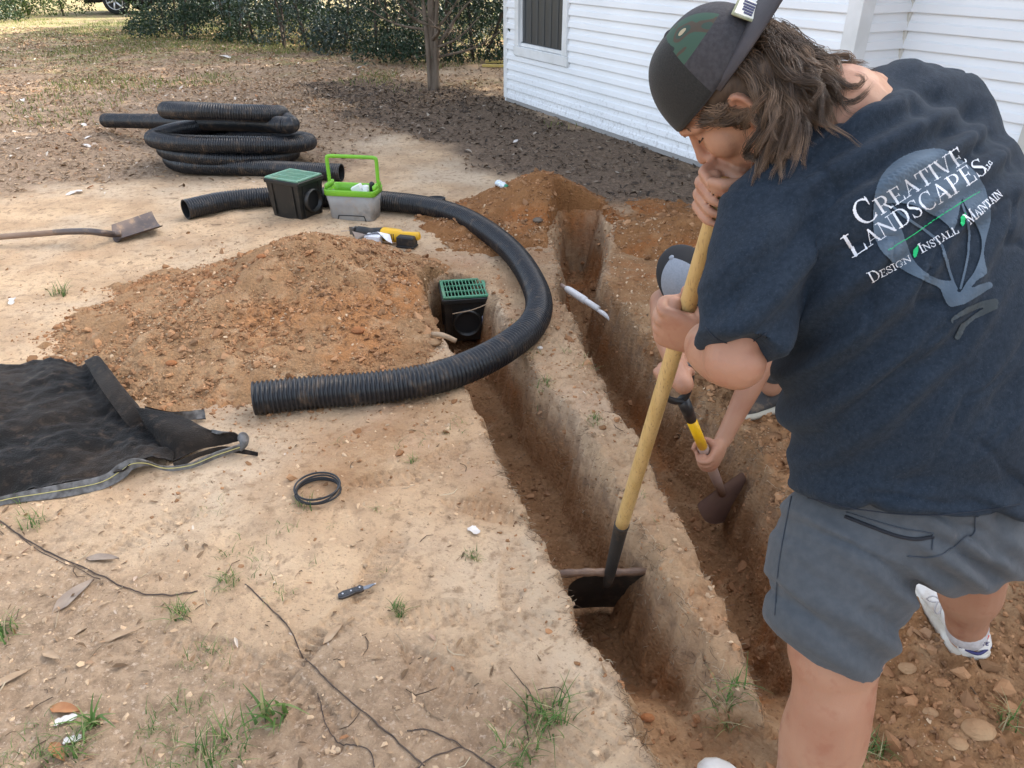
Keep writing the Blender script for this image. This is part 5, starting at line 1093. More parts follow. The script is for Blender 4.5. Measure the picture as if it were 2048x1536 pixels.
# right arm, hand closed over the top end of the handle below the chin
gC2 = hT-HU*.035; wr2 = grip(b, gC2, HU, D(.60, -.60, .50), D(-.78, -.50, .36), .0165, 1.0)
el2 = W(1640, 470, 1.36)
b.caps([W(1885, 255, 1.29), W(1780, 380, 1.36), el2], [.060, .054, .048], 18); b.caps([el2, el2*.5+wr2*.5, wr2, wr2+(gC2-wr2)*.2], [.048, .040, .029, .027], 18)
# legs
def leg(P, r): b.caps([W(*p) for p in P], r, 22)
leg([(1762, 1000, 1.36), (1706, 1150, 1.37), (1672, 1290, 1.375), (1668, 1352, 1.385)], [.10, .095, .084, .0735])
leg([(1668, 1345, 1.385), (1664, 1400, 1.40), (1645, 1475, 1.455), (1612, 1570, 1.54), (1580, 1650, 1.61), (1572, 1680, 1.64)], [.0725, .0725, .079, .062, .044, .043])
b.ball(W(1690, 1372, 1.335), np.eye(3), (.028, .02, .045), 8)
leg([(1915, 1000, 1.40), (1940, 1060, 1.55), (1953, 1095, 1.70)], [.105, .094, .078])
leg([(1953, 1090, 1.70), (1946, 1135, 1.77), (1940, 1180, 1.83), (1934, 1235, 1.90), (1933, 1275, 1.95)], [.074, .074, .073, .050, .042])
v, f, _ = remesh(b, .0036, 5, .5)
bo = obj('body', v, f, SKIN, pers)
SKIN_ = dusty(SKIN, .16)
# finer face pieces
for s in (-1, 1): m = MB(); m.tube(curve([H(.071, -.006, s*.046), H(.0835, -.010, s*.034), H(.084, -.009, s*.021)], 5), [.0013]*11, 6); m.build('eyelashes', mat('lash_dark', (.05, .03, .02), .8), pers, True)
m = MB()
rb = np.random.default_rng(3)
for s in (-1, 1):
    for i in range(90):
        t = rb.random(); p = H(.070+.026*t, .018+.006*math.sin(3*t)-.004*t, s*(.052-.040*t))+hu*rb.normal()*.003+hf*.003
        m.tube([p, p+hf*.003+hu*.003-hr*s*.010*(.5-t)*0-hr*s*.006+hf*.0], [.0007, .0003], 4)
m.build('eyebrows', mat('brow_brown', (.10, .06, .035), .8), pers)
# thumb nail by the mouth
m = MB(); 
HAIR = mat('brown_hair', (.175, .112, .070), .45, (.055, .034, .021), 14, 3, .42, .60, island=.6, spec=.5)
def hair_obj(guides, per, spread, rad, name, m_, par, seed=5, wave=.008):
    r3 = np.random.default_rng(seed); VV = []; FF = []; off = 0
    for g in guides:
        G_ = curve(g, 5); n = len(G_); t = np.linspace(0, 1, n); ph = r3.uniform(0, 6.28); fr = r3.uniform(8, 16)
        wv = np.stack([np.sin(fr*t+ph), np.cos(fr*.8*t+ph*1.7), np.sin(fr*1.1*t+ph*.6)], 1)*wave*(t[:, None]**.8)*r3.uniform(.6, 1.4); G_ = G_+wv
        for i in range(per):
            o0 = r3.normal(size=3)*spread; o1 = r3.normal(size=3)*spread*.35; P = G_+o0*(1-t[:, None]**1.3)+o1*t[:, None]+.0012*np.stack([np.sin(20*t+i), np.cos(17*t+i*2), np.sin(13*t+i)], 1)
            e = int(n*r3.uniform(.72, 1)); e = max(e, 5); P = P[:e]; rr = rad*np.sqrt(np.clip(1-np.linspace(0, 1, e)**3, .02, 1))
            T = np.gradient(P, axis=0); T /= np.linalg.norm(T, axis=1)[:, None]+1e-9; u = np.cross(T, V(.3, .9, .2)); u /= np.linalg.norm(u, axis=1)[:, None]+1e-9; w_ = np.cross(T, u)
            ring = np.stack([P+rr[:, None]*(math.cos(a)*u+math.sin(a)*w_) for a in (0, 2.09, 4.19)], 1).reshape(-1, 3); VV.append(ring)
            k = np.arange(e-1)[:, None]*3; 
            for q in range(3): FF.append(np.concatenate([k+q, k+(q+1) % 3, k+3+(q+1) % 3, k+3+q], 1)+off)
            off += len(ring)
    return obj(name, np.concatenate(VV), np.concatenate(FF), m_, par)
# hair mass under the strands
m = MB(); m.ball(H(-.022, .005), (hf, hr, hu), (.076, .077, .070), 14); m.ball(H(-.070, -.045), (hf, hr, hu), (.045, .064, .055), 12)
m.caps([H(-.045, -.02, -.060), H(-.050, -.06, -.056), H(-.055, -.095, -.048)], [.026, .026, .018]); m.caps([H(.012, .026, -.056), H(-.012, .030, -.060)], [.022, .024]); m.caps([H(-.06, .0, -.05), H(-.085, -.05, -.04), H(-.09, -.09, -.03)], [.035, .035, .022])
v, f, _ = remesh(m, .005, 6); hm = obj('hair', v, f, mat('hair_dark', (.045, .028, .018), .7, (.08, .05, .03), 60, 3, stretch=(3, 3, .6)), pers)
gd = []; r4 = np.random.default_rng(31)
# roots ring: from above the ear, round the back of the head under the cap edge; ends hang down
for i in range(150):
    a = .13+.87*r4.uniform(0, 1)**.85                      # 0 = ear, 1 = middle of the nape
    ang = R(114+a*82); rt_ = H(.01+.098*math.cos(ang)*1.0-.0, .030-.0*a+r4.normal()*.006, -.076*math.sin(ang)*1.0)
    if a > .85: rt_ = H(-.090, .025+r4.normal()*.012, r4.uniform(-.06, .06))
    ln = r4.uniform(.12, .215)*(1-.1*a)
    outw = rt_-H(-.02, -.02); outw = nrm(outw-hu*(outw@hu)); g1 = rt_+outw*.016-hu*ln*.22+D(0, .02, 0)
    g2 = g1+D(.006+.030*a+r4.normal()*.012, ln*.36, -.010+r4.normal()*.008)+outw*.004
    g3 = g2+D(.004+.022*a+r4.normal()*.020, ln*.34, .004+r4.normal()*.014)
    gd.append([rt_-outw*.01, rt_+outw*.008, g1, g2, g3])
for i in range(5):                                 # short wisps at the temple
    s_ = H(.028+r4.normal()*.012, .020+r4.normal()*.008, -.070); gd.append([s_, s_-hf*.018-hu*.012-hr*.008, s_-hf*.034-hu*.034-hr*.006, s_-hf*.040-hu*.060])
for i in range(22):                                # wisps trailing over the nape towards the collar
    s_ = H(-.105, .0+r4.normal()*.02, r4.uniform(-.05, .06)); q = s_+D(.035, .03, -.005); gd.append([s_, q, q+D(.035, .022, .002)+r4.normal(size=3)*.01, q+D(.065, .030, .006)+r4.normal(size=3)*.014])
for i in range(9):                                # locks falling forward past the jaw to the shoulder
    s_ = H(-.050+r4.normal()*.008, -.02, -.078); gd.append([s_, s_+D(.004, .045, -.012), s_+D(.010+r4.normal()*.010, .090, -.008), s_+D(.014+r4.normal()*.018, .130+r4.normal()*.015, .0)])
hair_obj(gd, 64, .0058, .0005, 'hair_locks', HAIR, hm, 5, .0105)

# cap (worn backwards)
CM = mat('cap_mesh', (.010, .010, .009), .9, (.018, .018, .016), 400, 2, bump=.0006, bs=700, sheen=.1); CF = mat('cap_charcoal', (.030, .028, .031), .85, (.045, .042, .046), 160, 3, bump=.0004, bs=400); 
CA = bpy.data.materials.new('camouflage'); CA.use_nodes = True; n = CA.node_tree.nodes; l = CA.node_tree.links
tc = n.new('ShaderNodeTexCoord'); no = n.new('ShaderNodeTexNoise'); no.inputs['Scale'].default_value = 24; no.inputs['Detail'].default_value = 1.2; l.new(tc.outputs['Object'], no.inputs[0]); cr = n.new('ShaderNodeValToRGB'); cr.color_ramp.interpolation = 'CONSTANT'
for p, c in ((0, (.015, .02, .018)), (.40, (.035, .075, .05)), (.50, (.06, .045, .03)), (.57, (.03, .055, .04)), (.64, (.36, .30, .19))):
    e = cr.color_ramp.elements[0] if p == 0 else cr.color_ramp.elements.new(p); e.color = (*c, 1)
l.new(no.outputs[0], cr.inputs[0]); l.new(cr.outputs[0], n['Principled BSDF'].inputs['Base Color']); n['Principled BSDF'].inputs['Roughness'].default_value = .85
def cap(c, F_, U_, R_, rad, mats, base_f, base_b, parent, top=1.0):
    """crown: ellipsoid dome above a tilted rim; F_ = side away from the brim; mats: (body, front panel, third)"""
    nu, nv = 20, 64; vs = []; mi = []; fr, fb = base_f, base_b
    for i in range(nu+1):
        for j in range(nv):
            a = 2*np.pi*j/nv; base = (fr+fb)/2+(fr-fb)/2*math.cos(a); ph = (i/nu)*np.pi/2; zz = base+(rad[2]*top-base)*math.sin(ph)**1.0
            k = math.cos(ph)**.74 if i < nu else 0.0; sq = 1+.0*math.sin(a)
            dimp = .0018*abs(math.sin(a*3))**.3
            vs.append(c+F_*rad[0]*math.cos(a)*k+R_*rad[1]*math.sin(a)*k+U_*(zz-dimp*math.cos(ph)))
    f = [(i*nv+j, i*nv+(j+1) % nv, (i+1)*nv+(j+1) % nv, (i+1)*nv+j) for i in range(nu) for j in range(nv)]
    return vs, f, nv, nu
vs, f, nv, nu = cap(hc+hu*.004, hf, hu, hr, (.098, .084, .136), None, .026, .050, None)
am = lambda i, j: math.degrees(2*np.pi*(j+.5)/nv)
mi = []
for i in range(nu):
    for j in range(nv):
        a = am(i, j); d = abs((a-180+180) % 360-180) if False else abs(a-180)
        mi.append(0 if d > 92 else (2 if (i >= 8 and d > 30) else 1))
crown_ = obj('cap', vs, f, [CM, CF, CA], pers, True, mi)
so = crown_.modifiers.new('thick', 'SOLIDIFY'); so.thickness = .0025
# seams
m = MB()
for ja in (0, 10, 21, 32, 43, 54): m.tube([np.array(vs[i*nv+ja])+hu*.0006 for i in range(0, nu+1)], .0009, 5)
m.tube([np.array(vs[j]) for j in range(nv)], .0022, 6, closed=True); m.build('cap_seam', CF, crown_, True)
MB().ball(hc+hu*.141, (hf, hr, hu), (.008, .008, .004), 8).build('cap_button', CF, crown_, True)
# brim behind
m = MB(); secs = []
for sx_ in np.linspace(-1, 1, 31):
    phi = sx_*R(58); a = sx_*R(86)
    inn_ = hc-hf*.096*math.cos(a)+hr*.083*math.sin(a)+hu*(.062-.046*(1-math.cos(phi)))
    L_ = .135*(1-abs(sx_)**2.6)**.7+.002; dr = nrm(-hf+hu*.06)
    out = [inn_+dr*L_*t-hu*.020*(1-math.cos(phi))*t for t in (0, .2, .4, .6, .8, 1)]
    nrm_ = nrm(hu*math.cos(phi)+hr*math.sin(phi)); secs.append(out+[p+nrm_*.003 for p in out[::-1]])
m.rings(secs); m.build('brim', mat('brim_grey', (.060, .053, .057), .8, (.040, .036, .040), 12, 5, bump=.0004, bs=300), crown_, True)
# patch
PT_ = mat('patch_olive', (.22, .23, .13), .9, (.30, .30, .2), 90, 2); PW = mat('patch_cream', (.72, .71, .62), .85); PN = mat('patch_navy', (.05, .05, .11), .85)
cv = np.array(vs); cd = cv-np.array([0, 0, CH]); zz_c = cd[:, 1]*CT-cd[:, 2]*ST; pxx = 1024+FP*cd[:, 0]/zz_c; pyy = 768+FP*(-cd[:, 1]*ST-cd[:, 2]*CT)/zz_c
front = ((cv-hc)@hr < .01); k_ = np.argmin(np.where(front, (pxx-1484)**2+(pyy-30)**2, 1e9)); q_ = cv[k_]-hc; pn = nrm(hf*(q_@hf)/.098**2+hr*(q_@hr)/.084**2+hu*(q_@hu)/.136**2); pc_ = cv[k_]+pn*.007; px1 = nrm(np.cross(hu, pn)); py1 = np.cross(pn, px1)
m = MB(); m.box(pc_+pn*.001, (.062, .036, .003), (px1, py1, pn), bev=.001, mi=0); m.box(pc_+pn*.0022, (.054, .029, .003), (px1, py1, pn), mi=1)
for i, (x, h_) in enumerate(((-.019, .013), (-.010, .017), (-.001, .017), (.008, .019), (.018, .019))): m.box(pc_+pn*.0036+px1*x+py1*(-.011+h_/2), (.0052, h_, .0022), (px1, nrm(py1+px1*.12), pn), mi=2)
m.build('cap_patch', [PT_, PW, PN], crown_)

# ---- T-shirt
NAVY = mat('navy_heather_cotton', (.015, .023, .034), .92, (.022, .032, .047), 130, 5, .35, .65, bump=.0007, bs=450, sheen=.05, spec=.10, col3=(.032, .043, .060), v3s=330)
b = MB(); secs = []
TS = [(1842, 1000, 1.345, .243, .158, -7), (1842, 930, 1.33, .240, .158, -4), (1843, 850, 1.31, .250, .168, 0), (1840, 720, 1.28, .252, .168, 8), (1825, 580, 1.245, .246, .160, 16), (1790, 450, 1.215, .228, .148, 24), (1752, 350, 1.195, .195, .130, 28), (1720, 282, 1.18, .135, .105, 28), (1698, 232, 1.165, .080, .078, 26)]
for x, y, z, hw, dp, rl in TS:
    ra = nrm(D(math.cos(R(rl)), -math.sin(R(rl)), .35)); sp = nrm(D(-.12, -1, -.10)); fa = nrm(np.cross(ra, sp)); secs.append(ell(W(x, y, z), ra*hw, fa*dp, 40, 2.25))
b.rings(secs)
b.caps([W(1560, 425, 1.175), W(1640, 340, 1.18), W(1700, 262, 1.175)], [.086, .084, .060], 20); b.caps([W(1872, 242, 1.285), W(1800, 232, 1.24), W(1725, 240, 1.18)], [.092, .086, .058], 20); b.caps([W(1885, 260, 1.28), W(1895, 360, 1.27), W(1915, 480, 1.28)], [.09, .112, .125], 20)
b.tube(curve([W(1580, 400, 1.19), W(1545, 440, 1.18), W(1512, 540, 1.155), W(1489, 620, 1.155), W(1474, 692, 1.145)], 6), np.interp(np.linspace(0, 1, 25), [0, .25, .5, .8, 1], [.075, .088, .080, .072, .069]), 28)
b.tube(curve([W(1875, 256, 1.30), W(1820, 340, 1.35), W(1740, 430, 1.38)], 6), np.linspace(.085, .070, 13), 24)
v, f, nn = remesh(b, .0065, 5, .5)
# folds: drape lines from armpit and shoulder, gathered hem
c3 = (v-np.array([0, 0, CH])); zc = c3[:, 1]*CT-c3[:, 2]*ST; X_ = c3[:, 0]; Yc = -c3[:, 1]*ST-c3[:, 2]*CT       # frame aligned with the slope of his back
low = sstep((Yc-.02)/.20); hem = sstep((Yc-.12)/.08)
w1 = .012*hem*np.sin((Yc*75-X_*20+2.2*fbm(X_*6, Yc*5, 2, 1)*2))*(.4+.8*vn(X_*6, Yc*4, 2))
w2 = .013*low*np.maximum(fbm(X_*4.5-Yc*2, Yc*17+X_*6, 3, 4), -.2)
w3 = .0100*(1-low)*fbm(X_*11+Yc*9, Yc*5-X_*5, 3, 6)
ax_d = np.exp(-(((X_-.45)**2+(Yc+.10)**2)/.05)); w4 = .017*ax_d*np.sin((X_*.75+Yc*.65)*95+3*vn(X_*9, Yc*9, 1))*(.35+.65*vn(X_*5, Yc*5, 7))
sh = np.exp(-(((X_-.60)**2/.03+(Yc+.33)**2/.01))); w5 = .012*sh*np.sin((X_*.55+Yc)*110+2*vn(X_*8, Yc*8, 3))
n6 = fbm(X_*3+Yc*2, Yc*9-X_*4, 3, 1); w6 = -.011*np.exp(-(n6/.07)**2)*low; n7 = fbm(X_*7+Yc*6, Yc*3-X_*3, 3, 5); w7 = -.008*np.exp(-(n7/.06)**2)*(1-low)*vn(X_*4, Yc*4, 2)
v = v+nn*(w1+w2+w3+w4+w5+w6+w7)[:, None]
shirt = obj('t_shirt', v, f, NAVY, pers)
# ---- the print on the back
bvh = BVHTree.FromPolygons([tuple(p) for p in v], [list(q) for q in (f.tolist() if isinstance(f, np.ndarray) else f)])
pd_ = nrm(D(.40, -.10, 1.0))               # the print plane faces the back of the shirt
SER = {}
def seg(*p): return [tuple(p)]
def arc(cx, cy, rx, ry, a0, a1, w0, w1, n=14):   # width varies: w0 where vertical stroke, w1 at top/bottom
    out = []; q = np.radians(np.linspace(a0, a1, n+1))
    for i in range(n):
        x0, y0, x1, y1 = cx+rx*math.cos(q[i]), cy+ry*math.sin(q[i]), cx+rx*math.cos(q[i+1]), cy+ry*math.sin(q[i+1])
        wa = w1+(w0-w1)*abs(math.cos(q[i]))**1.5; wb2 = w1+(w0-w1)*abs(math.cos(q[i+1]))**1.5; out.append((x0, y0, x1, y1, wa, wb2))
    return out
K_, T_ = .15, .045
def L2(x0, y0, x1, y1, w_): return [(x0, y0, x1, y1, w_, w_)]
def ser(x, y, hw=.12): return L2(x-hw, y, x+hw, y, T_)
GLY = {
 'I': (.36, L2(.18,.03,.18,.97,K_)+ser(.18,.02,.15)+ser(.18,.98,.15)),
 'L': (.72, L2(.2,.03,.2,.97,K_)+ser(.2,.98,.15)+L2(.05,.02,.64,.02,T_)+[(.64,.02,.64,.26,.10,.03)]),
 'E': (.72, L2(.2,.03,.2,.97,K_)+L2(.05,.98,.6,.98,T_)+L2(.05,.02,.64,.02,T_)+L2(.25,.5,.48,.5,T_)+[(.60,.97,.60,.76,.09,.03),(.64,.02,.64,.25,.10,.03)]+L2(.48,.40,.48,.60,.045)),
 'T': (.76, L2(.38,.03,.38,.97,K_)+ser(.38,.02,.15)+L2(.06,.98,.70,.98,T_)+[(.07,.97,.05,.72,.09,.03),(.69,.97,.71,.72,.09,.03)]),
 'A': (.86, [(.15,.02,.42,.97,.045,.06),(.71,.03,.42,.97,.15,.13)]+L2(.24,.34,.60,.34,T_)+ser(.14,.02,.12)+ser(.72,.02,.14)),
 'V': (.84, [(.14,.97,.43,.05,.15,.12),(.70,.97,.43,.03,.045,.06)]+ser(.14,.98,.14)+ser(.71,.98,.12)),
 'N': (.90, L2(.16,.02,.16,.95,.05)+[(.16,.95,.74,.06,.14,.14)]+L2(.74,.05,.74,.98,.05)+ser(.15,.02,.12)+ser(.10,.98,.10)+ser(.74,.98,.12)),
 'M': (1.04, L2(.14,.02,.16,.95,.05)+[(.18,.95,.50,.05,.15,.12),(.84,.95,.50,.03,.045,.05)]+L2(.86,.03,.86,.97,K_)+ser(.13,.02,.11)+ser(.13,.98,.11)+ser(.88,.02,.14)+ser(.90,.98,.12)),
 'D': (.86, L2(.2,.03,.2,.97,K_)+L2(.05,.98,.42,.98,T_)+L2(.05,.02,.42,.02,T_)+arc(.38,.5,.36,.475,-90,90,K_,T_)),
 'P': (.76, L2(.2,.03,.2,.97,K_)+ser(.2,.02,.15)+L2(.05,.98,.40,.98,T_)+L2(.2,.46,.40,.46,T_)+arc(.40,.72,.24,.255,-90,90,K_,T_)),
 'R': (.84, L2(.2,.03,.2,.97,K_)+ser(.2,.02,.15)+L2(.05,.98,.40,.98,T_)+L2(.2,.48,.42,.48,T_)+arc(.40,.73,.24,.245,-90,90,K_,T_)+[(.44,.48,.66,.06,.12,.13)]+L2(.62,.03,.80,.05,.05)),
 'C': (.82, arc(.46,.5,.36,.475,50,310,K_,T_,20)+[(.68,.86,.71,.98,.06,.03),(.70,.90,.70,.66,.10,.03),(.69,.13,.72,.24,.04,.03)]),
 'G': (.88, arc(.46,.5,.36,.475,50,300,K_,T_,20)+[(.69,.90,.70,.68,.09,.03)]+L2(.70,.03,.70,.40,K_)+ser(.70,.42,.13)),
 'S': (.66, arc(.33,.74,.20,.225,40,225,.10,T_,12)+[(.17,.64,.50,.38,.14,.15)]+arc(.33,.26,.22,.23,-135,50,.10,T_,12)+[(.53,.92,.53,.72,.08,.03),(.11,.08,.11,.30,.08,.03)])}
def word(txt, b0, b1, hbig, hsm, sp=1.0):
    """photo points of the baseline's ends; letters in small capitals, first one large"""
    b0, b1 = np.array(b0, float), np.array(b1, float); d_ = (b1-b0)/np.linalg.norm(b1-b0); u_ = np.array([d_[1], -d_[0]]); hs_ = [hbig]+[hsm]*(len(txt)-1)
    tot = sum(GLY[c][0]*h_ for c, h_ in zip(txt, hs_)); k = np.linalg.norm(b1-b0)/tot; x = 0; out = []
    for c, h_ in zip(txt, hs_):
        for (x0, y0, x1, y1, w0, w1) in GLY[c][1]:
            p = b0+d_*(x+x0*h_*k)+u_*y0*h_; q = b0+d_*(x+x1*h_*k)+u_*y1*h_; out.append((*p, *q, w0*h_/2*.95, w1*h_/2*.95))
        x += GLY[c][0]*h_*k
    return out
cp = lambda x, y: (1600+x/3.0714, 250+y/3.072)
WH_, GRN, BUL, BU2 = 1, 2, 3, 4
PX0, PX1, PY0, PY1, ST_ = 1680, 2012, 292, 690, .95
nx2 = int((PX1-PX0)/ST_); ny2 = int((PY1-PY0)/ST_); gxx = PX0+(np.arange(nx2)+.5)*ST_; gyy = PY0+(np.arange(ny2)+.5)*ST_; XX, YY = np.meshgrid(gxx, gyy); LAY = np.zeros(XX.shape, int)
def inpoly(poly, crop=True):
    P = np.array([cp(*p) for p in poly]) if crop else np.array(poly); P = curve(np.c_[np.vstack([P, P[:1]]), np.zeros(len(P)+1)], 5)[:-1, :2]
    return sdpoly(XX, YY, P) > 0
def segs(lst, val):
    for x0, y0, x1, y1, w0, w1 in lst:
        mw = max(w0, w1)+1; i0, i1 = int((min(x0, x1)-mw-PX0)/ST_), int((max(x0, x1)+mw-PX0)/ST_)+2; j0, j1_ = int((min(y0, y1)-mw-PY0)/ST_), int((max(y0, y1)+mw-PY0)/ST_)+2
        i0, j0 = max(i0, 0), max(j0, 0); xs, ys = XX[j0:j1_, i0:i1], YY[j0:j1_, i0:i1]
        dx, dy = x1-x0, y1-y0; LL = dx*dx+dy*dy+1e-9; t = np.clip(((xs-x0)*dx+(ys-y0)*dy)/LL, 0, 1); d = np.hypot(xs-x0-t*dx, ys-y0-t*dy)
        LAY[j0:j1_, i0:i1][d < np.maximum(w0+(w1-w0)*t, .55)] = val
bulb = inpoly([(820,150),(700,170),(590,225),(510,310),(460,420),(445,530),(450,640),(480,740),(530,810),(600,870),(680,920),(770,960),(850,1000),(880,1050),(905,1100),(930,1115),(985,1100),(1060,1065),(1130,1020),(1170,1000),(1175,980),(1155,965),(1110,975),(1050,1000),(1085,955),(1140,910),(1132,850),(1125,780),(1140,700),(1160,620),(1165,540),(1145,430),(1105,340),(1040,260),(960,200),(890,160)])
LAY[bulb] = BUL
lf1 = inpoly([(520,478),(620,485),(720,505),(800,545),(870,590),(920,640),(935,690),(905,760),(905,850),(935,950),(860,950),(760,900),(690,820),(650,730),(625,650),(570,560)])
lf2 = inpoly([(990,455),(1030,530),(1080,620),(1112,710),(1105,800),(1070,900),(1020,970),(975,1030),(940,960),(915,880),(900,790),(905,700),(940,640),(970,560)])
LAY[lf1 | lf2] = 0
sc = lambda pts, w_: [(*cp(*pts[i]), *cp(*pts[i+1]), w_, w_) for i in range(len(pts)-1)]
segs(sc([(560,500),(640,565),(730,625),(820,690),(875,745),(885,800),(900,860),(940,970),(960,1010)], 2.6), BUL); segs(sc([(995,490),(1025,580),(1035,690),(1030,790),(1010,900),(985,1005)], 2.3), BUL)
def cleanleaf(): pass
segs(sc([(1150,985),(1060,1015),(1000,1050),(960,1090)], 8.5), BU2) if False else None
segs(sc([(1160,985),(1080,1035),(1000,1085),(940,1100)], 5), BUL)
segs(sc([(1190,1090),(1110,1105),(1030,1140),(960,1190),(950,1200)], 7.5), BU2); segs(sc([(1190,1115),(1120,1150),(1060,1175),(1000,1225),(965,1300)], 6.0), BU2)
LAY[inpoly([(940,1200),(1010,1160),(1080,1130),(1120,1125),(1060,1165),(990,1215),(945,1225)])] = 0
segs([(1776,501,1840,459,.55,.8),(1840,459,1925,404,.9,1.0),(1925,404,1957,384,.8,.4)], GRN)
for cx_, cy_, a0 in ((1831, 503, 0), (1925, 440, 0)):
    LAY[inpoly([(cx_-6, cy_+4), (cx_-5, cy_-4), (cx_+1, cy_-10), (cx_+4, cy_-14), (cx_+5, cy_-6), (cx_+4, cy_+3), (cx_+1, cy_+11), (cx_-2, cy_+13), (cx_-5, cy_+9)], False)] = GRN
segs(word('CREATIVE', (1721, 456), (1934, 323), 49, 35), WH_); segs(word('LANDSCAPES', (1704, 518), (1976, 344), 48, 34), WH_)
segs(word('DESIGN', (1741, 565), (1824, 522), 20, 14.5), WH_); segs(word('INSTALL', (1843, 508), (1917, 465), 21, 15), WH_); segs(word('MAINTAIN', (1938, 449), (2004, 391), 22, 14.5), WH_)
segs(word('LLC', (1973, 343), (1984, 327), 8, 7), WH_)
cnr = {}; Vp = []; Fp = []; Mp = []; cam0 = Vector((0, 0, CH))
def corner(i, j):
    k = (i, j)
    if k not in cnr:
        p = W(PX0+i*ST_, PY0+j*ST_, 1.0); h, nn_, _, _ = bvh.ray_cast(cam0, Vector(p)-cam0)
        if h is None: cnr[k] = -1
        else: cnr[k] = len(Vp); Vp.append(np.array(h)+np.array(nn_)*(.0018 if nn_.dot(Vector(p)-cam0) < 0 else -.0018))
    return cnr[k]
for j, i in zip(*np.nonzero(LAY)):
    q = [corner(i, j), corner(i, j+1), corner(i+1, j+1), corner(i+1, j)]
    if min(q) < 0: continue
    Fp.append(q); Mp.append(LAY[j, i]-1)
IW = mat('print_white', (.72, .74, .78), .8, (.60, .63, .68), 70, 4, spec=.2); IG = mat('print_green', (.02, .46, .16), .75, spec=.2); IB = mat('print_grey_blue', (.075, .105, .14), .9, (.10, .135, .175), 25, 5, bump=.0004, bs=450, spec=.15); IB2 = mat('print_grey', (.045, .055, .06), .9, (.07, .085, .095), 25, 5, bump=.0004, bs=450, spec=.15)
obj('back_print', Vp, Fp, [IW, IG, IB, IB2], shirt, True, Mp)
m = MB(); 
# ---- shorts
SHG = mat('grey_blue_shorts', (.064, .073, .083), .8, (.078, .087, .097), 60, 4, bump=.0005, bs=380, sheen=.1, spec=.2)
b = MB(); secs = []
for x, y, z, hw, dp, rl in ((1838, 925, 1.34, .20, .14, -6), (1838, 985, 1.345, .216, .146, -8), (1838, 1045, 1.36, .226, .155, -8), (1835, 1095, 1.385, .215, .15, -6), (1832, 1125, 1.40, .17, .12, -4)):
    ra = nrm(D(math.cos(R(rl)), -math.sin(R(rl)), .35)); sp = nrm(D(-.05, -1, -.30)); fa = nrm(np.cross(ra, sp)); secs.append(ell(W(x, y, z), ra*hw, fa*dp, 36, 2.2))
b.rings(secs)
def cut_tube(P, r, end_n):                # tube whose last section is sheared so the hem slopes
    P, r = curve([W(*p) for p in P], 5, r); T = np.gradient(P, axis=0); secs = []
    for i in range(len(P)):
        t = nrm(T[i]); u = nrm(np.cross(t, V(0, 1, 0.2))); w_ = np.cross(t, u); ring = ell(P[i], u*r[i], w_*r[i]*.97, 30); k = (i/(len(P)-1))**3
        e = nrm(end_n); ring = ring-np.outer(((ring-P[i])@e)*k/(t@e), t) if True else ring; secs.append(ring)
    b.rings(secs)
cut_tube([(1745, 1010, 1.33), (1700, 1090, 1.345), (1672, 1180, 1.355), (1652, 1282, 1.375)], [.128, .134, .124, .108], D(-.28, 1, .35))
cut_tube([(1905, 1010, 1.40), (1925, 1060, 1.46), (1922, 1105, 1.58)], [.135, .122, .094], D(-.28, 1, .75))
v, f, nn = remesh(b, .006, 5, .5)
c3 = (v-np.array([0, 0, CH])); X_ = c3[:, 0]; Yc = -c3[:, 1]*ST-c3[:, 2]*CT
w_ = .0110*fbm(X_*3.5+Yc*4, Yc*13-X_*9, 3, 2)+.011*np.exp(-((X_-.74)**2/.012+(Yc-.32)**2/.006))*np.sin((Yc-X_*.6)*130+2*vn(X_*9, Yc*9))+.010*np.sin((Yc*1.0-X_*.55)*70+3*vn(X_*4, Yc*4, 3))*sstep((Yc-.30)/.1)*vn(X_*5, Yc*5, 4)
n6 = fbm(X_*3+Yc*1, Yc*8-X_*5, 3, 6); w_ = w_-.009*np.exp(-(n6/.07)**2)
v = v+nn*w_[:, None]; shorts = obj('shorts', v, f, SHG, pers)
bv2 = BVHTree.FromPolygons([tuple(p) for p in v], [list(q) for q in (f.tolist() if isinstance(f, np.ndarray) else f)])
def on(bv, px, py, off=.0012):
    p = Vector(W(px, py, 1)); h, n_, _, _ = bv.ray_cast(cam0, p-cam0)
    return None if h is None else np.array(h)+np.array(n_)*off*(1 if n_.dot(p-cam0) < 0 else -1)
def stitch(bv, pts, r, name, m_, par, flat=1.0):
    P = curve(np.c_[np.array(pts, float), np.zeros(len(pts))], 8)[:, :2]; Q = [on(bv, *p) for p in P]; Q = [q for q in Q if q is not None]
    if len(Q) > 3: MB().tube(Q, r, 6).build(name, m_, par, True)
SEA = mat('seam_dark', (.045, .055, .07), .9); POC = mat('pocket_shadow', (.012, .014, .02), .9)
stitch(bv2, [(1690, 1033), (1740, 1052), (1790, 1070), (1830, 1078), (1866, 1074)], .0030, 'back_pocket', POC, shorts)
stitch(bv2, [(1692, 1024), (1745, 1040), (1800, 1056), (1868, 1066)], .0010, 'pocket_welt', SEA, shorts)
stitch(bv2, [(1865, 1068), (1864, 1100)], .0011, 'pocket_bar', SEA, shorts)
stitch(bv2, [(1572, 985), (1557, 1010), (1552, 1030)], .0045, 'side_pocket', POC, shorts)
stitch(bv2, [(1585, 985), (1572, 1050), (1558, 1130), (1550, 1230)], .0010, 'side_seam', SEA, shorts)
stitch(bv2, [(1950, 1030), (1948, 1065), (1930, 1075), (1905, 1095), (1880, 1110), (1850, 1114), (1815, 1112)], .0012, 'seat_seam', SEA, shorts)
bvs = bvh
SHS = mat('shirt_seam', (.012, .018, .03), .9)
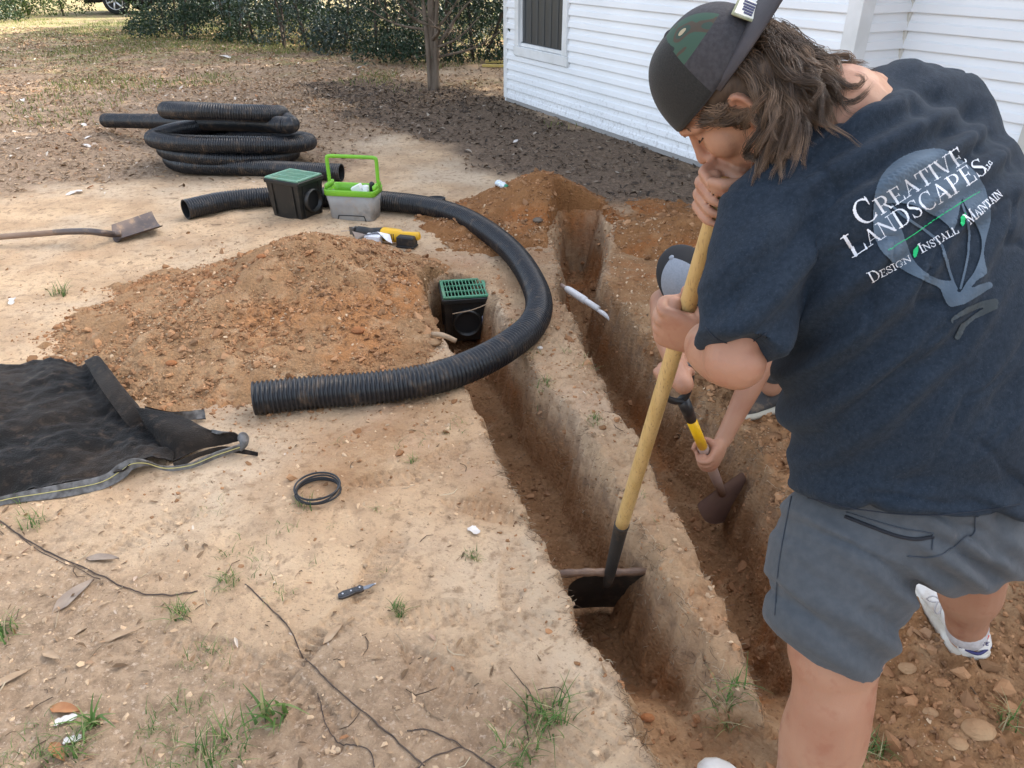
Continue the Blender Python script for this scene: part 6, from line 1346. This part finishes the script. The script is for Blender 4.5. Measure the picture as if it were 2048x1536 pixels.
stitch(bvs, [(1580, 985), (1640, 1000), (1720, 1018), (1820, 1028), (1920, 1026), (2040, 1008)], .0010, 'hem_seam', SHS, shirt)
stitch(bvs, [(1412, 655), (1440, 680), (1475, 687), (1510, 680), (1532, 665)], .0009, 'sleeve_seam', SHS, shirt)
stitch(bvs, [(1648, 232), (1680, 214), (1712, 190), (1727, 165), (1730, 150)], .0045, 'collar', NAVY, shirt)
# ---- shoes and socks
WS = dusty(mat('white_sneaker', (.74, .72, .68), .55, (.66, .63, .58), 14, 5, bump=.0006, bs=160), .4); SO = dusty(mat('sneaker_sole', (.66, .63, .56), .7, (.5, .44, .36), 20), .5); SKM = mat('grey_sock', (.58, .56, .56), .95, (.46, .44, .44), 90, 3, bump=.0008, bs=260); RED = mat('sock_red', (.62, .12, .09), .9); NVY = mat('heel_navy', (.03, .03, .12), .7)
hl = G(1936, 1338, -.02); hl[2] = gz(hl[0], hl[1])-.004
up_, d_, sd_, uu = shoe(pers, hl, V(.02, 1, 0), .29, .105, .085, WS, SO, 'sneaker')
m = MB(); m.tube(curve([W(1935, 1232, 1.905), W(1934, 1262, 1.935), hl+d_*.05+UP*.06], 5), [.045, .047, .048, .049, .049, .049, .048, .047, .046, .044, .042], 22); m.build('sock', SKM, pers, True)
m = MB(); sc_ = W(1934, 1262, 1.935)
for s in (-1, 1): p = sc_+D(s*.024, 0, -.0425); m.box(p, (.014, .004, .011), (nrm(D(1, s*.5, s*.5)), nrm(D(0, 0, 1)), nrm(D(-s*.5, 1, 0))))
m.build('sock_mark', RED, pers)
m = MB(); m.tube(curve([hl-d_*.004+UP*.044+sd_*-.040+d_*.014, hl-d_*.008+UP*.037, hl-d_*.004+UP*.044+sd_*.040+d_*.014], 6), .0042, 8); m.build('heel_stripe', NVY, up_, True)
m = MB(); z0 = hl-d_*.0075+UP*.068; hx = sd_; hy = nrm(UP+d_*.1)
def bars(lst):
    for x0, y0, x1, y1 in lst:
        a_ = z0+hx*x0+hy*y0; b_ = z0+hx*x1+hy*y1; m.tube([a_, b_], .0013, 5)
if np.dot(hx, V(1, 0, 0)) < 0: hx = -hx
for k, ch in enumerate('NIKE'):
    x = -.017+.0095*k; h_ = .010; w_ = .006
    bars({'N': [(x, 0, x, h_), (x, h_, x+w_, 0), (x+w_, 0, x+w_, h_)], 'I': [(x+.002, 0, x+.002, h_)], 'K': [(x-.002, 0, x-.002, h_), (x-.002, h_/2, x+w_-.002, h_), (x-.002, h_/2, x+w_-.002, 0)], 'E': [(x, 0, x, h_), (x, 0, x+w_, 0), (x, h_/2, x+w_*.8, h_/2), (x, h_, x+w_, h_)]}[ch])
m.build('heel_lettering', NVY, up_)
m = MB(); p0 = hl+d_*.13+UP*.075-sd_*np.sign(np.dot(sd_, V(1, 0, 0)))*.035
for k in (-1, 1): m.tube(curve([p0, p0+V(-.02, .01*k, .012), p0+V(-.028, .022*k, -.01), p0+V(-.012, .02*k, -.02), p0], 5), .0022, 6)
m.build('lace', SKM, up_, True)
tz_ = G(1405, 1532, -.12); hl2 = W(1575, 1672, 1.64); dd2 = tz_-hl2; dd2[2] = 0; dd2 = nrm(dd2); toe = tz_+dd2*.0; hz = float(ground_z(np.array([toe[0]]), np.array([toe[1]]), False)[0])
heel2 = toe-dd2*.30; heel2[2] = min(hz, gz(heel2[0], heel2[1]))+.0
shoe(pers, heel2, dd2, .30, .105, .085, WS, SO, 'sneaker')
m = MB(); m.tube(curve([W(1583, 1650, 1.605), heel2+dd2*.06+UP*.09, heel2+dd2*.07+UP*.05], 4), .046, 18); m.build('sock', SKM, pers, True)

# ---------------------------------------------------------------- the crouching man
p2 = empty('person', (1.05, 2.6, 0), 'person crouching in a grey and black cap, digging the far trench with a short shovel', 'person')
gA = W(1346, 752, 2.19); tip = G(1466, 1038, -.33); sA = nrm(gA-tip); SLn = np.linalg.norm(gA-tip)
S2 = empty('digging_shovel', tip, 'short round-point shovel with yellow and black D-grip held by the crouching man', 'shovel')
BRN = dusty(mat('worn_brown_steel', (.22, .14, .115), .55, (.30, .19, .145), 8, 5), .75); YEH = mat('yellow_fibreglass', (.78, .45, .01), .35)
q = lambda t: gA+(tip-gA)*t
rx = nrm(np.cross(sA, D(0, 0, 1))); 
if rx@V(1, 0, 0) < 0: rx = -rx
rn = np.cross(sA, rx)
MB().tube([q(.13), q(.19), q(.245)], [.020, .0195, .0175], 14).build('collar', BP, S2, True)
MB().tube([q(.235), q(.44)], .0165, 14).build('shaft', YEH, S2, True)
MB().tube([q(.42), q(.50), q(.66), q(.78)], [.0185, .0185, .018, .014], 14).build('socket', BRN, S2, True)
hwD = .052; m = MB(); m.tube(curve([q(.14), q(.10)+rx*hwD*.6, q(.045)+rx*hwD, q(.0)+rx*hwD], 5), .0105, 10); m.tube(curve([q(.14), q(.10)-rx*hwD*.6, q(.045)-rx*hwD, q(.0)-rx*hwD], 5), .0105, 10); m.tube([q(0)-rx*hwD*1.08, q(0)+rx*hwD*1.08], .0135, 12); m.build('d_grip', BP, S2, True)
out = [(0, 0), (.05, .0), (.098, .004), (.104, -.03), (.105, -.10), (.096, -.16), (.07, -.215), (.03, -.255), (0, -.27), (-.03, -.255), (-.07, -.215), (-.096, -.16), (-.105, -.10), (-.104, -.03), (-.098, .004), (-.05, .0)]
top2 = q(1)+sA*.262; m = MB(); vv = []; K = 6; cen = np.array([0, -.12])
oc = curve([(a, b_, 0) for a, b_ in out+out[:1]], 3)[:-1, :2]
for k in range(K):
    for p in oc: u = cen+(p-cen)*(1-k/K); vv.append(top2+rx*u[0]*1.0+sA*u[1]+rn*(.006*(1-(u[0]/.105)**2)))
n_ = len(oc); ff = [(k*n_+i, k*n_+(i+1) % n_, (k+1)*n_+(i+1) % n_, (k+1)*n_+i) for k in range(K-1) for i in range(n_)]+[tuple(range((K-1)*n_, K*n_))]
m.add(vv, ff); m.add([p+rn*.003 for p in vv], [x[::-1] for x in ff]); m.build('blade', BRN, S2, True)
u2 = nrm(D(-.55, -.48, -.68)); f2 = nrm(D(0, .82, -.57)); r2 = np.cross(f2, u2); u2 = np.cross(r2, f2); c2_ = W(1378, 566, 2.50)
H2 = lambda f, u, r_=0: c2_+f2*f+u2*u+r2*r_
b = MB(); b.ball(H2(-.01, .02), (f2, r2, u2), (.098, .076, .10), 14); b.ball(H2(.02, -.035), (f2, r2, u2), (.07, .06, .08), 12); b.caps([H2(.085, .0), H2(.105, -.04)], [.008, .011])
for s in (-1, 1): b.ball(H2(-.01, 0, s*.078), (f2, r2, u2), (.018, .008, .028), 8); b.caps([H2(.062, .012, s*.046), H2(.086, .016, s*.01)], [.010, .010])
b.caps([H2(.084, -.068, -.018), H2(.091, -.066, 0), H2(.084, -.068, .018)], [.006, .007, .006])
sh0 = W(1490, 585, 2.80); hip = V(1.06, 2.86, .40)
b.caps([H2(-.04, -.03), sh0*.5+H2(-.05, -.08)*.5, sh0], [.058, .058, .07]); shL, shR = W(1425, 572, 2.68), W(1560, 620, 2.72)
b.caps([shL, sh0, shR], [.06, .09, .06]); b.caps([sh0, (sh0+hip)/2, hip], [.12, .13, .14])
e1_, e2_ = W(1326, 604, 2.56), W(1552, 668, 2.50)
wA = grip(b, gA, rx, nrm(sA+D(-.1, -.1, 0)), D(-.2, -.4, .9), .0145, 1.0, thumb=True); b.caps([shL, (shL+e1_)/2+D(-.0, -.008, 0), e1_], [.058, .052, .045]); b.caps([e1_, e1_*.6+wA*.4+D(-.012, 0, 0), wA], [.046, .044, .029])
gB = q(.475); wB = grip(b, gB, sA, D(.25, -.2, -.93), D(-.93, -.1, -.2), .0185, 1.0); b.caps([shR, (shR+e2_)/2, e2_], [.058, .050, .045]); b.caps([e2_, e2_*.6+wB*.4, wB], [.046, .042, .029])
foot1 = G(1578, 812); foot1[2] = gz(foot1[0], foot1[1]); kn1 = V(1.03, 2.42, .47); an1 = W(1548, 745, 2.90)
b.caps([hip+V(-.05, -.06, 0), (hip+kn1)/2, kn1], [.10, .085, .066]); b.caps([kn1, kn1*.6+an1*.4, an1, an1-UP*.06], [.064, .062, .044, .042])
ft2 = V(1.45, 2.75, gz(1.45, 2.75)); kn2 = V(1.38, 2.38, .48); b.caps([hip+V(.07, -.04, 0), (hip+kn2)/2, kn2], [.10, .085, .066]); b.caps([kn2, ft2+UP*.12, ft2+UP*.07], [.064, .046, .044])
v, f, _ = remesh(b, .0042, 3, .5); obj('body', v, f, DIRT, p2)
BLK = mat('black_cotton', (.014, .014, .017), .9, (.022, .022, .026), 60, 4, sheen=.15, bump=.0006, bs=350); DEN = mat('dark_grey_trousers', (.045, .05, .055), .9, (.06, .065, .07), 60, 4, bump=.0006, bs=350)
b = MB(); b.caps([sh0+D(.02, .0, .0), (sh0+hip)/2, hip+V(0, 0, .02)], [.135, .15, .152]); b.caps([shL+D(.02, 0, .01), sh0, shR], [.072, .10, .075]); b.tube([shR, shR*.5+e2_*.5], [.07, .062], 18)
v, f, nn = remesh(b, .009, 4); obj('t_shirt', v+nn*(.006*vn3(v, 9))[:, None], f, BLK, p2)
b = MB(); b.caps([hip+V(0, 0, .03), hip], [.15, .155])
for kn_, an_, s in ((kn1, an1, -1), (kn2, ft2+UP*.12, 1)): b.caps([hip+V(s*.06, -.05, 0), (hip+kn_)/2, kn_], [.125, .105, .08]); b.caps([kn_, (kn_+an_)/2, an_+UP*.01], [.08, .072, .056])
v, f, nn = remesh(b, .009, 4); obj('trousers', v+nn*(.005*vn3(v, 9))[:, None], f, DEN, p2)
SH2 = dusty(mat('dark_grey_shoe', (.035, .032, .032), .8, (.055, .05, .048), 20), .6); SO2 = dusty(mat('cream_sole', (.55, .50, .40), .7), .4)
td = G(1482, 832)-foot1; td[2] = 0; shoe(p2, foot1, td, .28, .10, .085, SH2, SO2, 'shoe'); shoe(p2, ft2+V(0, .06, 0), V(-.2, -1, 0), .28, .10, .085, SH2, SO2, 'shoe')
CG = mat('cap_grey_blue', (.20, .225, .265), .85, (.235, .26, .30), 200, 2, bump=.0004, bs=500); CB = mat('cap_black', (.012, .012, .014), .9)
vs, f, nv, nu = cap(c2_+u2*.004, f2, u2, r2, (.107, .088, .138), None, .024, .0, None)
mi = []
for i in range(nu):
    for j in range(nv):
        a = math.degrees(2*np.pi*(j+.5)/nv); a = a if a < 180 else a-360; mi.append(0 if abs(a) < 58 else 1)
cp2 = obj('cap', vs, f, [CG, CB], p2, True, mi); so = cp2.modifiers.new('thick', 'SOLIDIFY'); so.thickness = .0025
MB().ball(c2_+u2*.144, (f2, r2, u2), (.009, .009, .005), 8).build('cap_button', CG, cp2, True)
m = MB(); secs = []
for sx_ in np.linspace(-1, 1, 21):
    a = sx_*R(66); inn_ = c2_+f2*.107*math.cos(a)+r2*.088*math.sin(a)+u2*.016; L_ = .072*(1-abs(sx_)**2.6)**.75+.001; dr = nrm(f2+r2*math.sin(a)*.2-u2*.25); o2 = [inn_+dr*L_*t-u2*.014*sx_**2*t for t in (0, .5, 1)]; secs.append(o2+[p+u2*.003 for p in o2[::-1]])
m.rings(secs); m.build('brim', CB, cp2, True)
m = MB(); pn = nrm(f2+u2*.30-r2*.0); px1 = nrm(np.cross(u2, pn)); py1 = np.cross(pn, px1); pc_ = c2_+f2*.105+u2*.052; m.box(pc_, (.066, .046, .006), (px1, py1, pn), bev=.002, mi=0)
sq = [(-.024, -.004), (-.020, -.010), (-.016, .0), (-.020, .002), (-.014, -.012), (-.008, .010), (-.009, -.008), (-.002, .008), (-.003, -.008), (.004, -.002), (.002, -.008), (.009, -.002), (.010, -.008), (.014, .010), (.014, -.008), (.020, -.002), (.024, -.006)]
m.tube([pc_+pn*.004+px1*x+py1*y for x, y in sq], .0014, 5, mi=1); m.tube([pc_+pn*.004+px1*x+py1*.017 for x in (-.012, .006)], .0016, 5, mi=2); m.build('cap_patch', [CB, PW, mat('patch_orange', (.6, .25, .12), .8)], cp2)
# loose white string by his knee
